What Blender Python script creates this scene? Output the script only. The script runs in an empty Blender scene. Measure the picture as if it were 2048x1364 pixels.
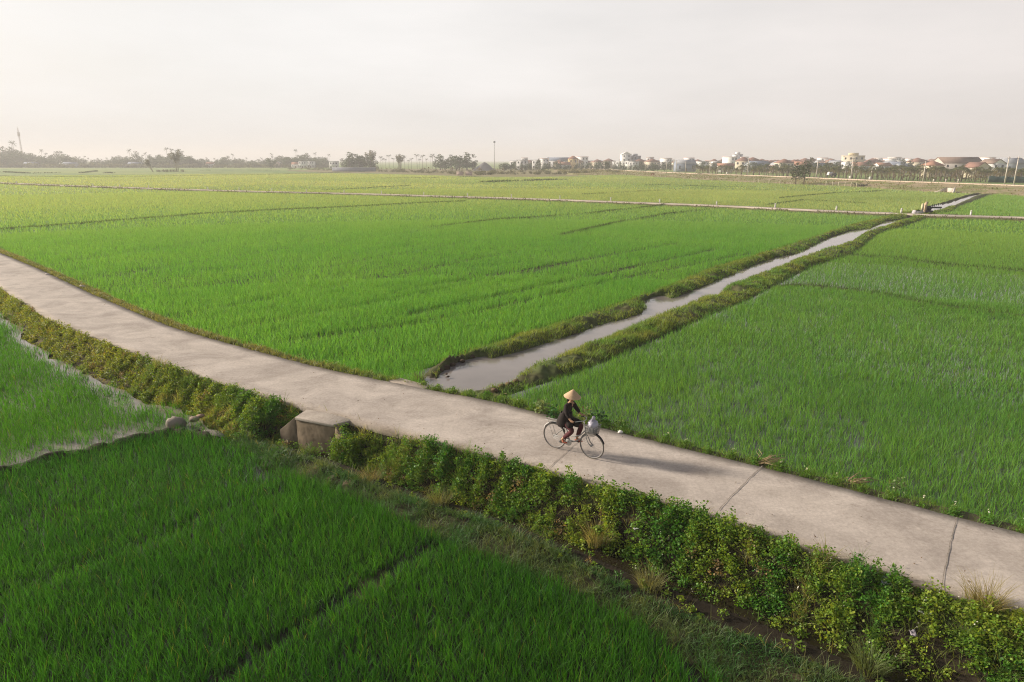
import bpy, bmesh, math, random
import numpy as np
from math import sin, cos, pi, radians, atan, sqrt
from mathutils import Vector, Matrix

# ------------------------------------------------------------------ camera, sky, sun
SC = bpy.context.scene
COL = SC.collection
FPX, CAMH = 1365.0, 7.2                       # focal length in photo pixels, height over the path
PITCH = atan(362 / FPX)
cam_data = bpy.data.cameras.new("camera")
cam = bpy.data.objects.new("camera", cam_data)
COL.objects.link(cam)
cam.location = (0, 0, CAMH)
cam.rotation_euler = (pi / 2 - PITCH, 0, 0)
cam_data.sensor_width = 36.0
cam_data.lens = 36.0 * FPX / 2048
cam_data.clip_start = 0.1
cam_data.clip_end = 12000
SC.camera = cam

SUN_AZ, SUN_EL = radians(-72), radians(21)    # azimuth clockwise from the view direction
SUN_DIR = Vector((sin(SUN_AZ) * cos(SUN_EL), cos(SUN_AZ) * cos(SUN_EL), sin(SUN_EL)))
sun_data = bpy.data.lights.new("sun", 'SUN')
sun_data.energy = 5.0
sun_data.angle = radians(7.0)
sun_data.color = (1.0, 0.90, 0.77)
sun = bpy.data.objects.new("sun", sun_data)
COL.objects.link(sun)
sun.rotation_euler = SUN_DIR.to_track_quat('Z', 'Y').to_euler()
sun.location = (-60, 20, 40)

world = bpy.data.worlds.new("World")
SC.world = world
world.use_nodes = True
wn, wl = world.node_tree.nodes, world.node_tree.links
wn.clear()
w_out = wn.new('ShaderNodeOutputWorld')
bg = wn.new('ShaderNodeBackground')
sky = wn.new('ShaderNodeTexSky')
sky.sky_type = 'NISHITA'
sky.sun_disc = False
sky.sun_elevation = SUN_EL
sky.sun_rotation = SUN_AZ
sky.air_density = 1.0
sky.dust_density = 6.0
sky.ozone_density = 1.0
tc = wn.new('ShaderNodeTexCoord')
# thin high cloud veil: flat pale layer broken by soft streaks
mp = wn.new('ShaderNodeMapping'); mp.inputs['Scale'].default_value = (1.0, 1.0, 4.5)
nz = wn.new('ShaderNodeTexNoise'); nz.inputs['Scale'].default_value = 1.6; nz.inputs['Detail'].default_value = 5; nz.inputs['Roughness'].default_value = 0.55
vr = wn.new('ShaderNodeMapRange'); vr.inputs[1].default_value = 0.3; vr.inputs[2].default_value = 0.75; vr.inputs[3].default_value = 0.70; vr.inputs[4].default_value = 1.0
mix = wn.new('ShaderNodeMixRGB')
# the veil is thick towards the horizon and thins out overhead
sepd = wn.new('ShaderNodeSeparateXYZ'); thin = wn.new('ShaderNodeMapRange'); thin.interpolation_type = 'SMOOTHSTEP'
thin.inputs[1].default_value = 0.20; thin.inputs[2].default_value = 0.60; thin.inputs[3].default_value = 1.0; thin.inputs[4].default_value = 0.05
vm = wn.new('ShaderNodeMath'); vm.operation = 'MULTIPLY'
scl = wn.new('ShaderNodeMixRGB'); scl.blend_type = 'MULTIPLY'; scl.inputs[0].default_value = 1.0
SKY_K = 0.075
scl.inputs[2].default_value = (SKY_K, SKY_K, SKY_K, 1)
# forward glow of the veil round the hidden sun
dotn = wn.new('ShaderNodeVectorMath'); dotn.operation = 'DOT_PRODUCT'; dotn.inputs[1].default_value = SUN_DIR
glow = wn.new('ShaderNodeMapRange'); glow.inputs[1].default_value = -0.35; glow.inputs[2].default_value = 0.75; glow.interpolation_type = 'SMOOTHSTEP'
veil = wn.new('ShaderNodeMixRGB')
veil.inputs[1].default_value = (0.65, 0.612, 0.597, 1)
veil.inputs[2].default_value = (0.70, 0.692, 0.685, 1)
wl.new(tc.outputs['Generated'], mp.inputs[0]); wl.new(mp.outputs[0], nz.inputs['Vector'])
wl.new(nz.outputs[0], vr.inputs[0])
wl.new(tc.outputs['Generated'], dotn.inputs[0]); wl.new(dotn.outputs['Value'], glow.inputs[0])
wl.new(glow.outputs[0], veil.inputs[0])
wl.new(sky.outputs[0], scl.inputs[1])
wl.new(tc.outputs['Generated'], sepd.inputs[0]); wl.new(sepd.outputs['Z'], thin.inputs[0]); wl.new(vr.outputs[0], vm.inputs[0]); wl.new(thin.outputs[0], vm.inputs[1])
wl.new(vm.outputs[0], mix.inputs[0]); wl.new(scl.outputs[0], mix.inputs[1]); wl.new(veil.outputs[0], mix.inputs[2])
wl.new(mix.outputs[0], bg.inputs[0]); bg.inputs[1].default_value = 1.0
wl.new(bg.outputs[0], w_out.inputs[0])

SC.view_settings.view_transform = 'Standard'
SC.view_settings.look = 'None'
SC.view_settings.exposure = 0.50
SC.view_settings.gamma = 1.0
SC.render.engine = 'CYCLES'
cy = SC.cycles
cy.max_bounces = 6; cy.diffuse_bounces = 2; cy.glossy_bounces = 2; cy.transmission_bounces = 3
cy.transparent_max_bounces = 4; cy.volume_bounces = 0
cy.caustics_reflective = False; cy.caustics_refractive = False
cy.sample_clamp_indirect = 4.0
cy.use_denoising = True
cy.filter_width = 1.1
cy.use_adaptive_sampling = False
try:
    cy.denoiser = 'OPENIMAGEDENOISE'; cy.denoising_prefilter = 'NONE'; cy.denoising_input_passes = 'RGB_ALBEDO_NORMAL'
except Exception:
    pass

# ------------------------------------------------------------------ helpers
HAZE_D = 0.00055
RNG = np.random.default_rng(11)
random.seed(5)


def gp(u, v, z=0.0):
    """photo pixel -> the point of the level z it shows"""
    xc = (u - 1024) / FPX; yc = (682 - v) / FPX
    d = (xc, cos(PITCH) + yc * sin(PITCH), -sin(PITCH) + yc * cos(PITCH))
    t = (z - CAMH) / d[2]
    return np.array((d[0] * t, d[1] * t))


def px(pts, z=0.0):
    return np.array([gp(u, v, z) for u, v in pts])


def hash2(ix, iy, seed):
    with np.errstate(over='ignore'):
        h = (ix.astype(np.int64) * 374761393 + iy.astype(np.int64) * 668265263 + seed * 2147483647 + 144665) & 0xffffffff
        h = ((h ^ (h >> 13)) * 1274126177) & 0xffffffff
        h = (h ^ (h >> 16)) & 0xffffffff
    return h / 4294967295.0


def vn(x, y, s, seed=0):
    x = np.asarray(x, float) / s; y = np.asarray(y, float) / s
    ix = np.floor(x); iy = np.floor(y); fx = x - ix; fy = y - iy
    fx = fx * fx * (3 - 2 * fx); fy = fy * fy * (3 - 2 * fy)
    a = hash2(ix, iy, seed); b = hash2(ix + 1, iy, seed); c = hash2(ix, iy + 1, seed); d = hash2(ix + 1, iy + 1, seed)
    return (a * (1 - fx) + b * fx) * (1 - fy) + (c * (1 - fx) + d * fx) * fy


def fbm(x, y, s, seed=0):
    return 0.55 * vn(x, y, s, seed) + 0.3 * vn(x, y, s / 2.3, seed + 1) + 0.15 * vn(x, y, s / 5.1, seed + 2)


def pdist(P, L, maxd=1e9):
    """distance of points P (N,2) to the polyline L; beyond maxd it is maxd"""
    out = np.full(len(P), float(maxd))
    lo = L.min(0) - maxd; hi = L.max(0) + maxd
    sel = np.where((P[:, 0] > lo[0]) & (P[:, 0] < hi[0]) & (P[:, 1] > lo[1]) & (P[:, 1] < hi[1]))[0]
    if len(sel) == 0:
        return out
    Q = P[sel]; b = np.full(len(sel), 1e18)
    for a, c in zip(L[:-1], L[1:]):
        e = c - a; l2 = e @ e
        if l2 < 1e-12:
            continue
        t = np.clip(((Q - a) @ e) / l2, 0, 1)
        dx = Q[:, 0] - a[0] - t * e[0]; dy = Q[:, 1] - a[1] - t * e[1]
        b = np.minimum(b, dx * dx + dy * dy)
    out[sel] = np.minimum(np.sqrt(b), maxd)
    return out


def inpoly(P, V):
    r = np.zeros(len(P), bool)
    lo = V.min(0); hi = V.max(0)
    sel = np.where((P[:, 0] >= lo[0]) & (P[:, 0] <= hi[0]) & (P[:, 1] >= lo[1]) & (P[:, 1] <= hi[1]))[0]
    if len(sel) == 0:
        return r
    x = P[sel, 0]; y = P[sel, 1]; ins = np.zeros(len(sel), bool)
    j = len(V) - 1
    for i in range(len(V)):
        xi, yi = V[i]; xj, yj = V[j]
        if yi != yj:
            c = ((yi > y) != (yj > y)) & (x < (xj - xi) * (y - yi) / (yj - yi) + xi)
            ins ^= c
        j = i
    r[sel] = ins
    return r


def resample(L, step):
    L = np.asarray(L, float)
    s = np.concatenate([[0], np.cumsum(np.linalg.norm(np.diff(L, axis=0), axis=1))])
    n = max(2, int(s[-1] / step) + 1)
    t = np.linspace(0, s[-1], n)
    return np.stack([np.interp(t, s, L[:, 0]), np.interp(t, s, L[:, 1])], 1)


def smooth(L, it=2):
    L = np.array(L, float)
    for _ in range(it):
        M = L.copy()
        M[1:-1] = 0.25 * L[:-2] + 0.5 * L[1:-1] + 0.25 * L[2:]
        L = M
    return L


def sstep(a, b, x):
    t = np.clip((x - a) / (b - a), 0, 1)
    return t * t * (3 - 2 * t)


def build(name, V, faces, mats, col=None, parent=None, smooth_shade=False, mat_idx=None):
    """one mesh object from arrays; faces = list of (k, 3|4) index arrays"""
    me = bpy.data.meshes.new(name)
    V = np.asarray(V, np.float32)
    me.vertices.add(len(V)); me.vertices.foreach_set('co', V.ravel())
    faces = [np.asarray(f, np.int32) for f in faces if len(f)]
    nl = sum(f.size for f in faces); npoly = sum(len(f) for f in faces)
    me.loops.add(nl); me.polygons.add(npoly)
    me.loops.foreach_set('vertex_index', np.concatenate([f.ravel() for f in faces]).astype(np.int32))
    starts = []; o = 0
    for f in faces:
        starts.append(np.arange(len(f)) * f.shape[1] + o); o += f.size
    me.polygons.foreach_set('loop_start', np.concatenate(starts).astype(np.int32))
    if smooth_shade:
        me.polygons.foreach_set('use_smooth', np.ones(npoly, bool))
    if mat_idx is not None:
        me.polygons.foreach_set('material_index', np.asarray(mat_idx, np.int32))
    if col is not None:
        a = me.color_attributes.new('Col', 'FLOAT_COLOR', 'POINT')
        c = np.ones((len(V), 4), np.float32); c[:, :3] = col
        a.data.foreach_set('color', c.ravel())
    me.update(calc_edges=True)
    me.validate()
    for m in (mats if isinstance(mats, (list, tuple)) else [mats]):
        me.materials.append(m)
    o = bpy.data.objects.new(name, me)
    COL.objects.link(o)
    if parent is not None:
        o.parent = parent
    return o


class MB:
    """collects boxes, tubes, lathes and loose faces; build() links them as ONE mesh object"""
    def __init__(s):
        s.v = []; s.q = []; s.t = []; s.c = []; s.n = 0; s.cur = (0.5, 0.5, 0.5)

    def add(s, V, q=None, t=None, c=None):
        V = np.asarray(V, float)
        if q is not None and len(q): s.q.append(np.asarray(q) + s.n)
        if t is not None and len(t): s.t.append(np.asarray(t) + s.n)
        s.v.append(V)
        cc = np.asarray(s.cur if c is None else c, float)
        s.c.append(np.broadcast_to(cc, (len(V), 3)) if cc.ndim == 1 else cc)
        s.n += len(V)

    def box(s, x0, x1, y0, y1, z0, z1, M=None):
        V = np.array([(x, y, z) for z in (z0, z1) for y in (y0, y1) for x in (x0, x1)], float)
        if M is not None:
            V = V @ np.array(M.to_3x3()).T + np.array(M.translation)
        s.add(V, [(0, 2, 3, 1), (4, 5, 7, 6), (0, 1, 5, 4), (2, 6, 7, 3), (0, 4, 6, 2), (1, 3, 7, 5)])

    def tube(s, pts, r, n=8, closed=False, caps=True):
        P = [Vector(p) for p in pts]; k = len(P)
        R = list(r) if hasattr(r, '__len__') else [r] * k
        V = []; prev = None
        for i in range(k):
            if closed: d = P[(i + 1) % k] - P[i - 1]
            else: d = P[min(i + 1, k - 1)] - P[max(i - 1, 0)]
            d.normalize()
            if prev is None:
                a = d.orthogonal().normalized()
            else:
                a = (prev - d * prev.dot(d))
                a = a.normalized() if a.length > 1e-6 else d.orthogonal().normalized()
            prev = a; b = d.cross(a)
            for j in range(n):
                th = 2 * pi * j / n
                V.append(P[i] + (a * cos(th) + b * sin(th)) * R[i])
        q = []
        for i in range(k if closed else k - 1):
            i2 = (i + 1) % k
            for j in range(n):
                j2 = (j + 1) % n
                q.append((i * n + j, i * n + j2, i2 * n + j2, i2 * n + j))
        t = []
        if caps and not closed:
            V.append(P[0]); V.append(P[-1]); a, b = len(V) - 2, len(V) - 1
            for j in range(n):
                t.append((a, (j + 1) % n, j)); t.append((b, (k - 1) * n + j, (k - 1) * n + (j + 1) % n))
        s.add([tuple(v) for v in V], q, t)

    def lathe(s, prof, n=20, M=None):
        V = []
        for r, z in prof:
            for j in range(n):
                th = 2 * pi * j / n
                V.append((r * cos(th), r * sin(th), z))
        V = np.array(V, float)
        if M is not None:
            V = V @ np.array(M.to_3x3()).T + np.array(M.translation)
        q = [(i * n + j, i * n + (j + 1) % n, (i + 1) * n + (j + 1) % n, (i + 1) * n + j) for i in range(len(prof) - 1) for j in range(n)]
        s.add(V, q)

    def ball(s, c, r, n=10, m=7, jit=0.0, M=None):
        V = []; rr = r if hasattr(r, '__len__') else (r, r, r)
        for i in range(m + 1):
            ph = pi * i / m - pi / 2
            for j in range(n):
                th = 2 * pi * j / n
                k = 1 + (random.uniform(-jit, jit) if 0 < i < m else 0)
                V.append((cos(ph) * cos(th) * rr[0] * k, cos(ph) * sin(th) * rr[1] * k, sin(ph) * rr[2] * k))
        V = np.array(V)
        if M is not None:
            V = V @ np.array(M.to_3x3()).T
        V = V + np.array(c)
        q = [(i * n + j, i * n + (j + 1) % n, (i + 1) * n + (j + 1) % n, (i + 1) * n + j) for i in range(m) for j in range(n)]
        s.add(V, q)

    def build(s, name, mat, parent=None, smooth_shade=False, col=True):
        return build(name, np.concatenate(s.v), ([np.concatenate(s.q)] if s.q else []) + ([np.concatenate(s.t)] if s.t else []),
                     mat, np.concatenate(s.c) if col else None, parent, smooth_shade)


def tag(o, label=None, cat=None, group=None, kind=None):
    if label: o['label'] = label
    if cat: o['category'] = cat
    if group: o['group'] = group
    if kind: o['kind'] = kind
    return o


def empty(name, loc=(0, 0, 0), rz=0.0):
    o = bpy.data.objects.new(name, None)
    o.empty_display_size = 0.3
    COL.objects.link(o); o.location = loc; o.rotation_euler = (0, 0, rz)
    return o


def copy_tree(o, parent=None):
    c = o.copy(); COL.objects.link(c); c.parent = parent
    for ch in KIDS.get(o.name, []):
        copy_tree(ch, c)
    return c


KIDS = {}


def note_kids(root):
    """remember a prototype's children so that copies need no slow look-ups"""
    KIDS[root.name] = list(root.children)
    for ch in root.children:
        note_kids(ch)


# ------------------------------------------------------------------ materials
def mat(name, rgb=(0.5, 0.5, 0.5), rough=0.7, spec=0.3, metal=0.0, noise=0.0, nscale=8.0, attr=False, bump=0.0, transl=0.0, tcol=None):
    m = bpy.data.materials.new(name); m.use_nodes = True
    n, l = m.node_tree.nodes, m.node_tree.links
    p = n['Principled BSDF']
    p.inputs['Roughness'].default_value = rough
    p.inputs['Specular IOR Level'].default_value = spec
    p.inputs['Metallic'].default_value = metal
    src = None
    if attr:
        a = n.new('ShaderNodeVertexColor'); a.layer_name = 'Col'; src = a.outputs['Color']
    else:
        r = n.new('ShaderNodeRGB'); r.outputs[0].default_value = (*rgb, 1); src = r.outputs[0]
    if noise > 0 or bump > 0:
        tcn = n.new('ShaderNodeTexCoord'); nt = n.new('ShaderNodeTexNoise')
        nt.inputs['Scale'].default_value = nscale; nt.inputs['Detail'].default_value = 6
        l.new(tcn.outputs['Object'], nt.inputs['Vector'])
        if noise > 0:
            mr = n.new('ShaderNodeMapRange'); mr.inputs[1].default_value = 0.3; mr.inputs[2].default_value = 0.7
            mr.inputs[3].default_value = 1 - noise; mr.inputs[4].default_value = 1 + noise
            mx = n.new('ShaderNodeMixRGB'); mx.blend_type = 'MULTIPLY'; mx.inputs[0].default_value = 1
            l.new(nt.outputs[0], mr.inputs[0]); l.new(src, mx.inputs[1]); l.new(mr.outputs[0], mx.inputs[2]); src = mx.outputs[0]
        if bump > 0:
            b = n.new('ShaderNodeBump'); b.inputs['Strength'].default_value = bump; b.inputs['Distance'].default_value = 0.05
            l.new(nt.outputs[0], b.inputs['Height']); l.new(b.outputs[0], p.inputs['Normal'])
    l.new(src, p.inputs['Base Color'])
    if transl > 0:
        tr = n.new('ShaderNodeBsdfTranslucent'); ms = n.new('ShaderNodeMixShader'); ms.inputs[0].default_value = transl
        mx2 = n.new('ShaderNodeMixRGB'); mx2.blend_type = 'MULTIPLY'; mx2.inputs[0].default_value = 1
        mx2.inputs[2].default_value = (*(tcol or (1.5, 1.35, 0.6)), 1)
        l.new(src, mx2.inputs[1]); l.new(mx2.outputs[0], tr.inputs[0])
        l.new(p.outputs[0], ms.inputs[1]); l.new(tr.outputs[0], ms.inputs[2])
        l.new(ms.outputs[0], n['Material Output'].inputs['Surface'])
    return m


M_RICE = mat('rice_leaf', attr=True, rough=0.55, spec=0.22, transl=0.48, tcol=(1.5, 1.3, 0.6))
M_LEAF = mat('weed_leaf', attr=True, rough=0.5, spec=0.25, transl=0.42, tcol=(1.5, 1.3, 0.6))
M_TREE = mat('tree_leaf', attr=True, rough=0.6, spec=0.2, transl=0.38, tcol=(1.4, 1.25, 0.7))
M_SOIL = mat('soil', attr=True, rough=0.9, spec=0.15, noise=0.35, nscale=3.0, bump=0.5)
M_BARK = mat('bark', (0.16, 0.12, 0.085), rough=0.9, noise=0.3, nscale=3)
M_VC = mat('painted', attr=True, rough=0.7, spec=0.25)
M_VCN = mat('plaster', attr=True, rough=0.85, spec=0.2, noise=0.12, nscale=0.6)
M_METAL = mat('steel', attr=True, rough=0.35, spec=0.5, metal=0.7)


def concrete_material():
    m = bpy.data.materials.new('concrete'); m.use_nodes = True
    n, l = m.node_tree.nodes, m.node_tree.links
    p = n['Principled BSDF']; p.inputs['Roughness'].default_value = 0.88; p.inputs['Specular IOR Level'].default_value = 0.2
    t = n.new('ShaderNodeTexCoord')

    def noise(scale, detail, rough=0.6, dist=0.0, vec=None):
        x = n.new('ShaderNodeTexNoise'); x.inputs['Scale'].default_value = scale; x.inputs['Detail'].default_value = detail
        x.inputs['Roughness'].default_value = rough; x.inputs['Distortion'].default_value = dist
        l.new(vec or t.outputs['Object'], x.inputs['Vector']); return x.outputs[0]

    def ramp(src, a, b, ca, cb):
        r = n.new('ShaderNodeValToRGB'); r.color_ramp.elements[0].position = a; r.color_ramp.elements[1].position = b
        r.color_ramp.elements[0].color = (*ca, 1); r.color_ramp.elements[1].color = (*cb, 1)
        l.new(src, r.inputs[0]); return r.outputs[0]

    def mul(a, b, f=1.0, mode='MULTIPLY'):
        x = n.new('ShaderNodeMixRGB'); x.blend_type = mode; x.inputs[0].default_value = f
        l.new(a, x.inputs[1]); l.new(b, x.inputs[2]); return x.outputs[0]
    att = n.new('ShaderNodeVertexColor'); att.layer_name = 'Col'
    # broad worn patches, trowel marks stretched along the lane, fine grit, dark stains
    mp = n.new('ShaderNodeMapping'); mp.inputs['Rotation'].default_value = (0, 0, radians(38)); mp.inputs['Scale'].default_value = (0.6, 1.2, 1)
    l.new(t.outputs['Object'], mp.inputs[0])
    c = mul(att.outputs['Color'], ramp(noise(0.55, 8, 0.62, 0.8), 0.38, 0.60, (0.80, 0.79, 0.78), (1.10, 1.10, 1.09)))
    c = mul(c, ramp(noise(2.2, 7, 0.65, 0.4, mp.outputs[0]), 0.36, 0.64, (0.92, 0.915, 0.91), (1.05, 1.05, 1.05)))
    c = mul(c, ramp(noise(12, 8, 0.78), 0.38, 0.62, (0.84, 0.835, 0.83), (1.10, 1.10, 1.10)))
    c = mul(c, ramp(noise(1.1, 10, 0.78, 0.6), 0.34, 0.44, (0.76, 0.745, 0.73), (1, 1, 1)))
    c = mul(c, ramp(noise(3.1, 9, 0.8, 0.4), 0.58, 0.68, (1, 1, 1), (1.13, 1.125, 1.12)))
    l.new(c, p.inputs['Base Color'])
    b = n.new('ShaderNodeBump'); b.inputs['Strength'].default_value = 0.35; b.inputs['Distance'].default_value = 0.02
    l.new(noise(14, 8, 0.7), b.inputs['Height']); l.new(b.outputs[0], p.inputs['Normal'])
    return m


M_CONC = concrete_material()


def water_material(name, rgb, rough=0.04, bump=0.02, scale=3.0):
    m = bpy.data.materials.new(name); m.use_nodes = True
    n, l = m.node_tree.nodes, m.node_tree.links
    p = n['Principled BSDF']
    p.inputs['Roughness'].default_value = rough; p.inputs['IOR'].default_value = 1.33
    t = n.new('ShaderNodeTexCoord'); x = n.new('ShaderNodeTexNoise'); x.inputs['Scale'].default_value = 0.5; x.inputs['Detail'].default_value = 5
    l.new(t.outputs['Object'], x.inputs['Vector'])
    r = n.new('ShaderNodeValToRGB')
    r.color_ramp.elements[0].position = 0.3; r.color_ramp.elements[1].position = 0.7
    r.color_ramp.elements[0].color = (*[c * 0.85 for c in rgb], 1); r.color_ramp.elements[1].color = (*[c * 1.12 for c in rgb], 1)
    l.new(x.outputs[0], r.inputs[0]); l.new(r.outputs[0], p.inputs['Base Color'])
    w = n.new('ShaderNodeTexNoise'); w.inputs['Scale'].default_value = scale; w.inputs['Detail'].default_value = 3
    l.new(t.outputs['Object'], w.inputs['Vector'])
    b = n.new('ShaderNodeBump'); b.inputs['Strength'].default_value = bump; b.inputs['Distance'].default_value = 0.1
    l.new(w.outputs[0], b.inputs['Height']); l.new(b.outputs[0], p.inputs['Normal'])
    return m


M_CANAL = water_material('canal_water', (0.235, 0.205, 0.185))
M_PADW = water_material('paddy_water', (0.085, 0.082, 0.085), 0.06)
M_PADP = water_material('pale_paddy_water', (0.24, 0.205, 0.175), 0.08)
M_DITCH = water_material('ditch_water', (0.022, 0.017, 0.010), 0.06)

# ------------------------------------------------------------------ the plan, traced on the ground
ZN, ZF = -0.80, -0.45                        # soil of the near paddies, soil of the far paddies
path_far = px([(0, 505), (80, 538), (190, 590), (345, 655), (470, 690), (600, 725), (660, 739), (780, 763), (860, 780), (1000, 803), (1080, 826), (1240, 864), (1400, 905), (1530, 934), (1700, 977), (1900, 1032), (2048, 1064)])
path_near = px([(0, 575), (100, 640), (250, 700), (400, 755), (530, 795), (620, 818), (700, 840), (860, 884), (1090, 938), (1250, 985), (1500, 1059), (1700, 1125), (1850, 1173), (2048, 1232)])


def extend(L, a, b):
    d0 = L[0] - L[2]; d0 /= np.linalg.norm(d0)
    d1 = L[-1] - L[-3]; d1 /= np.linalg.norm(d1)
    return np.vstack([L[0] + d0 * a, L, L[-1] + d1 * b])


path_far = smooth(resample(extend(path_far, 60, 12), 0.6), 5)
path_near = smooth(resample(extend(path_near, 74, 12), 0.6), 5)
lane_poly = np.vstack([path_far, path_near[::-1]])

toe = px([(0, 632), (53, 681), (123, 726), (208, 762), (267, 792), (345, 824), (400, 850), (470, 878), (545, 893)], ZN)
ditch = px([(545, 893), (600, 905), (680, 930), (780, 972), (860, 1000), (937, 1022), (1008, 1047), (1072, 1075), (1154, 1107), (1221, 1137), (1300, 1172), (1399, 1206), (1457, 1231), (1573, 1273), (1635, 1306), (1697, 1330), (1790, 1372)], -0.95)
t_dir = (toe[0] - toe[2]) / np.linalg.norm(toe[0] - toe[2])
toe = resample(toe, 0.4); toe = toe + np.stack([(fbm(toe[:, 0], toe[:, 1], 1.6, 33) - 0.5) * 1.1, (fbm(toe[:, 1], toe[:, 0], 1.6, 35) - 0.5) * 1.1], 1) * np.clip(np.arange(len(toe))[::-1] / 6, 0, 1)[:, None]
toe_ext = np.vstack([toe[0] + t_dir * 70, toe])
d_dir = (ditch[-1] - ditch[-4]) / np.linalg.norm(ditch[-1] - ditch[-4])
ditch_ext = smooth(resample(np.vstack([ditch, ditch[-1] + d_dir * 9]), 0.4), 2)
foot = np.vstack([toe_ext, ditch_ext])
rice_edge = px([(340, 872), (430, 876), (490, 905), (530, 938), (600, 964), (689, 996), (777, 1036), (848, 1068), (920, 1110), (990, 1124), (1044, 1152), (1115, 1178), (1168, 1203), (1239, 1238), (1292, 1266), (1330, 1290), (1400, 1345), (1440, 1385)], ZN)
re_dir = (rice_edge[-1] - rice_edge[-3]) / np.linalg.norm(rice_edge[-1] - rice_edge[-3])
rice_edge_ext = np.vstack([rice_edge, rice_edge[-1] + re_dir * 10])
bund_dark = px([(-420, 1025), (-120, 968), (0, 940), (70, 922), (140, 905), (200, 893), (260, 878), (330, 862), (380, 862), (430, 874)], -0.68)
emb_poly = np.vstack([path_near, foot[::-1]])
bank_poly = np.vstack([ditch_ext, rice_edge_ext[::-1]])

# canal
wl_px = [(876, 757), (884, 750), (896, 737), (930, 722), (968, 712), (975, 718), (991, 720), (1049, 702), (1107, 686), (1157, 669), (1223, 648), (1257, 640), (1290, 626), (1302, 615), (1292, 604), (1300, 597), (1323, 592), (1344, 600), (1402, 578), (1472, 549), (1506, 533), (1555, 515), (1597, 509), (1663, 475), (1700, 462), (1741, 458), (1773, 443), (1810, 438), (1830, 429), (1841, 421), (1867, 411), (1901, 405), (1941, 392), (1962, 387)]
wr_px = [(884, 775), (966, 775), (1003, 763), (1037, 749), (1057, 730), (1095, 719), (1136, 703), (1165, 691), (1248, 657), (1311, 635), (1394, 597), (1431, 591), (1447, 573), (1497, 554), (1568, 533), (1580, 521), (1640, 500), (1700, 484), (1714, 473), (1756, 457), (1788, 447), (1816, 437), (1838, 429), (1879, 421), (1901, 413), (1921, 404), (1947, 392), (1966, 387)]
ZW = -0.40
water_l = resample(px(wl_px, ZW), 0.35); water_r = resample(px(wr_px, ZW), 0.35)
wob = lambda L, s, a: L + np.stack([(fbm(L[:, 0], L[:, 1], s, 31) - 0.5) * a, (fbm(L[:, 1], L[:, 0], s, 37) - 0.5) * a], 1)
water_l = wob(water_l, 0.9, 0.35); water_r = wob(water_r, 0.9, 0.35)
canal_poly = np.vstack([water_l, water_r[::-1]])
out_l = px([(845, 748), (852, 741), (887, 729), (968, 698), (1049, 669), (1157, 636), (1265, 601), (1298, 591), (1340, 573), (1431, 534), (1514, 512), (1551, 499), (1638, 472), (1700, 451), (1768, 435), (1800, 427), (1830, 423), (1858, 412), (1887, 405), (1930, 391), (1960, 386)], ZF + 0.1)
out_r = px([(985, 800), (995, 796), (1045, 778), (1116, 755), (1190, 730), (1265, 695), (1348, 660), (1431, 624), (1497, 597), (1555, 566), (1618, 533), (1700, 508), (1736, 481), (1756, 466), (1795, 454), (1828, 444), (1850, 436), (1862, 429), (1899, 423), (1918, 413), (1952, 401), (1979, 390), (1995, 387)], ZF + 0.1)
out_l = resample(out_l, 0.6); out_r = resample(out_r, 0.6)
bankL = np.vstack([out_l, water_l[::-1]]); bankR = np.vstack([out_r, water_r[::-1]])

# far lane across the fields, dirt road on its dam
far_lane = px([(0, 365), (127, 370), (254, 374.3), (381, 378.3), (508, 381.8), (652, 385), (754, 387.5), (855, 390.6), (1010, 395), (1132, 399), (1264, 404), (1396, 408.6), (1488, 412.6), (1580, 417), (1666, 421), (1772, 425), (1851, 428.5), (2048, 434)], 0.0)
far_lane = extend(far_lane, 150, 60)
road = px([(1085, 332.3), (1119, 333.8), (1237, 340), (1369, 346.2), (1540, 352), (1640, 356), (1772, 361.5), (1904, 366), (2048, 371)], 0.9)
road = np.vstack([road[0] + (road[0] - road[1]) * 2.0, road])
road = extend(road, 0, 120)
road = smooth(resample(road, 4.0), 3)
toe_road = px([(1150, 351), (1243, 350), (1395, 359.5), (1508, 365.5), (1600, 369.5), (1719, 374.5), (1772, 379), (1851, 383.5), (1956, 388), (2048, 394)], ZF)
toe_road = extend(toe_road, 0, 120)

FURROW = [px(p, ZF) for p in (
    [(820, 633), (1100, 572), (1431, 500)], [(830, 580), (1100, 533), (1350, 489)], [(330, 640), (700, 570), (1000, 510)],
    [(180, 560), (520, 505), (900, 455)], [(560, 690), (900, 640), (1240, 560), (1500, 508)], [(250, 595), (600, 545), (960, 480)],
    [(1049, 453), (1160, 465), (1330, 489), (1530, 506)], [(440, 665), (800, 600), (1180, 520)], [(100, 530), (400, 487), (700, 450)])]
FUR_W = [0.34, 0.34, 0.30, 0.26, 0.28, 0.24, 0.22, 0.24, 0.22]
FURROW_N = [px(p, ZN) for p in ([(880, 1092), (800, 1135), (700, 1195), (600, 1262), (500, 1330), (380, 1410)], [(570, 985), (500, 1005), (420, 1035), (330, 1075), (200, 1125), (60, 1180)], [(1340, 1290), (1375, 1330), (1400, 1380)])]
FURN_W = [0.13, 0.09, 0.12]
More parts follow.
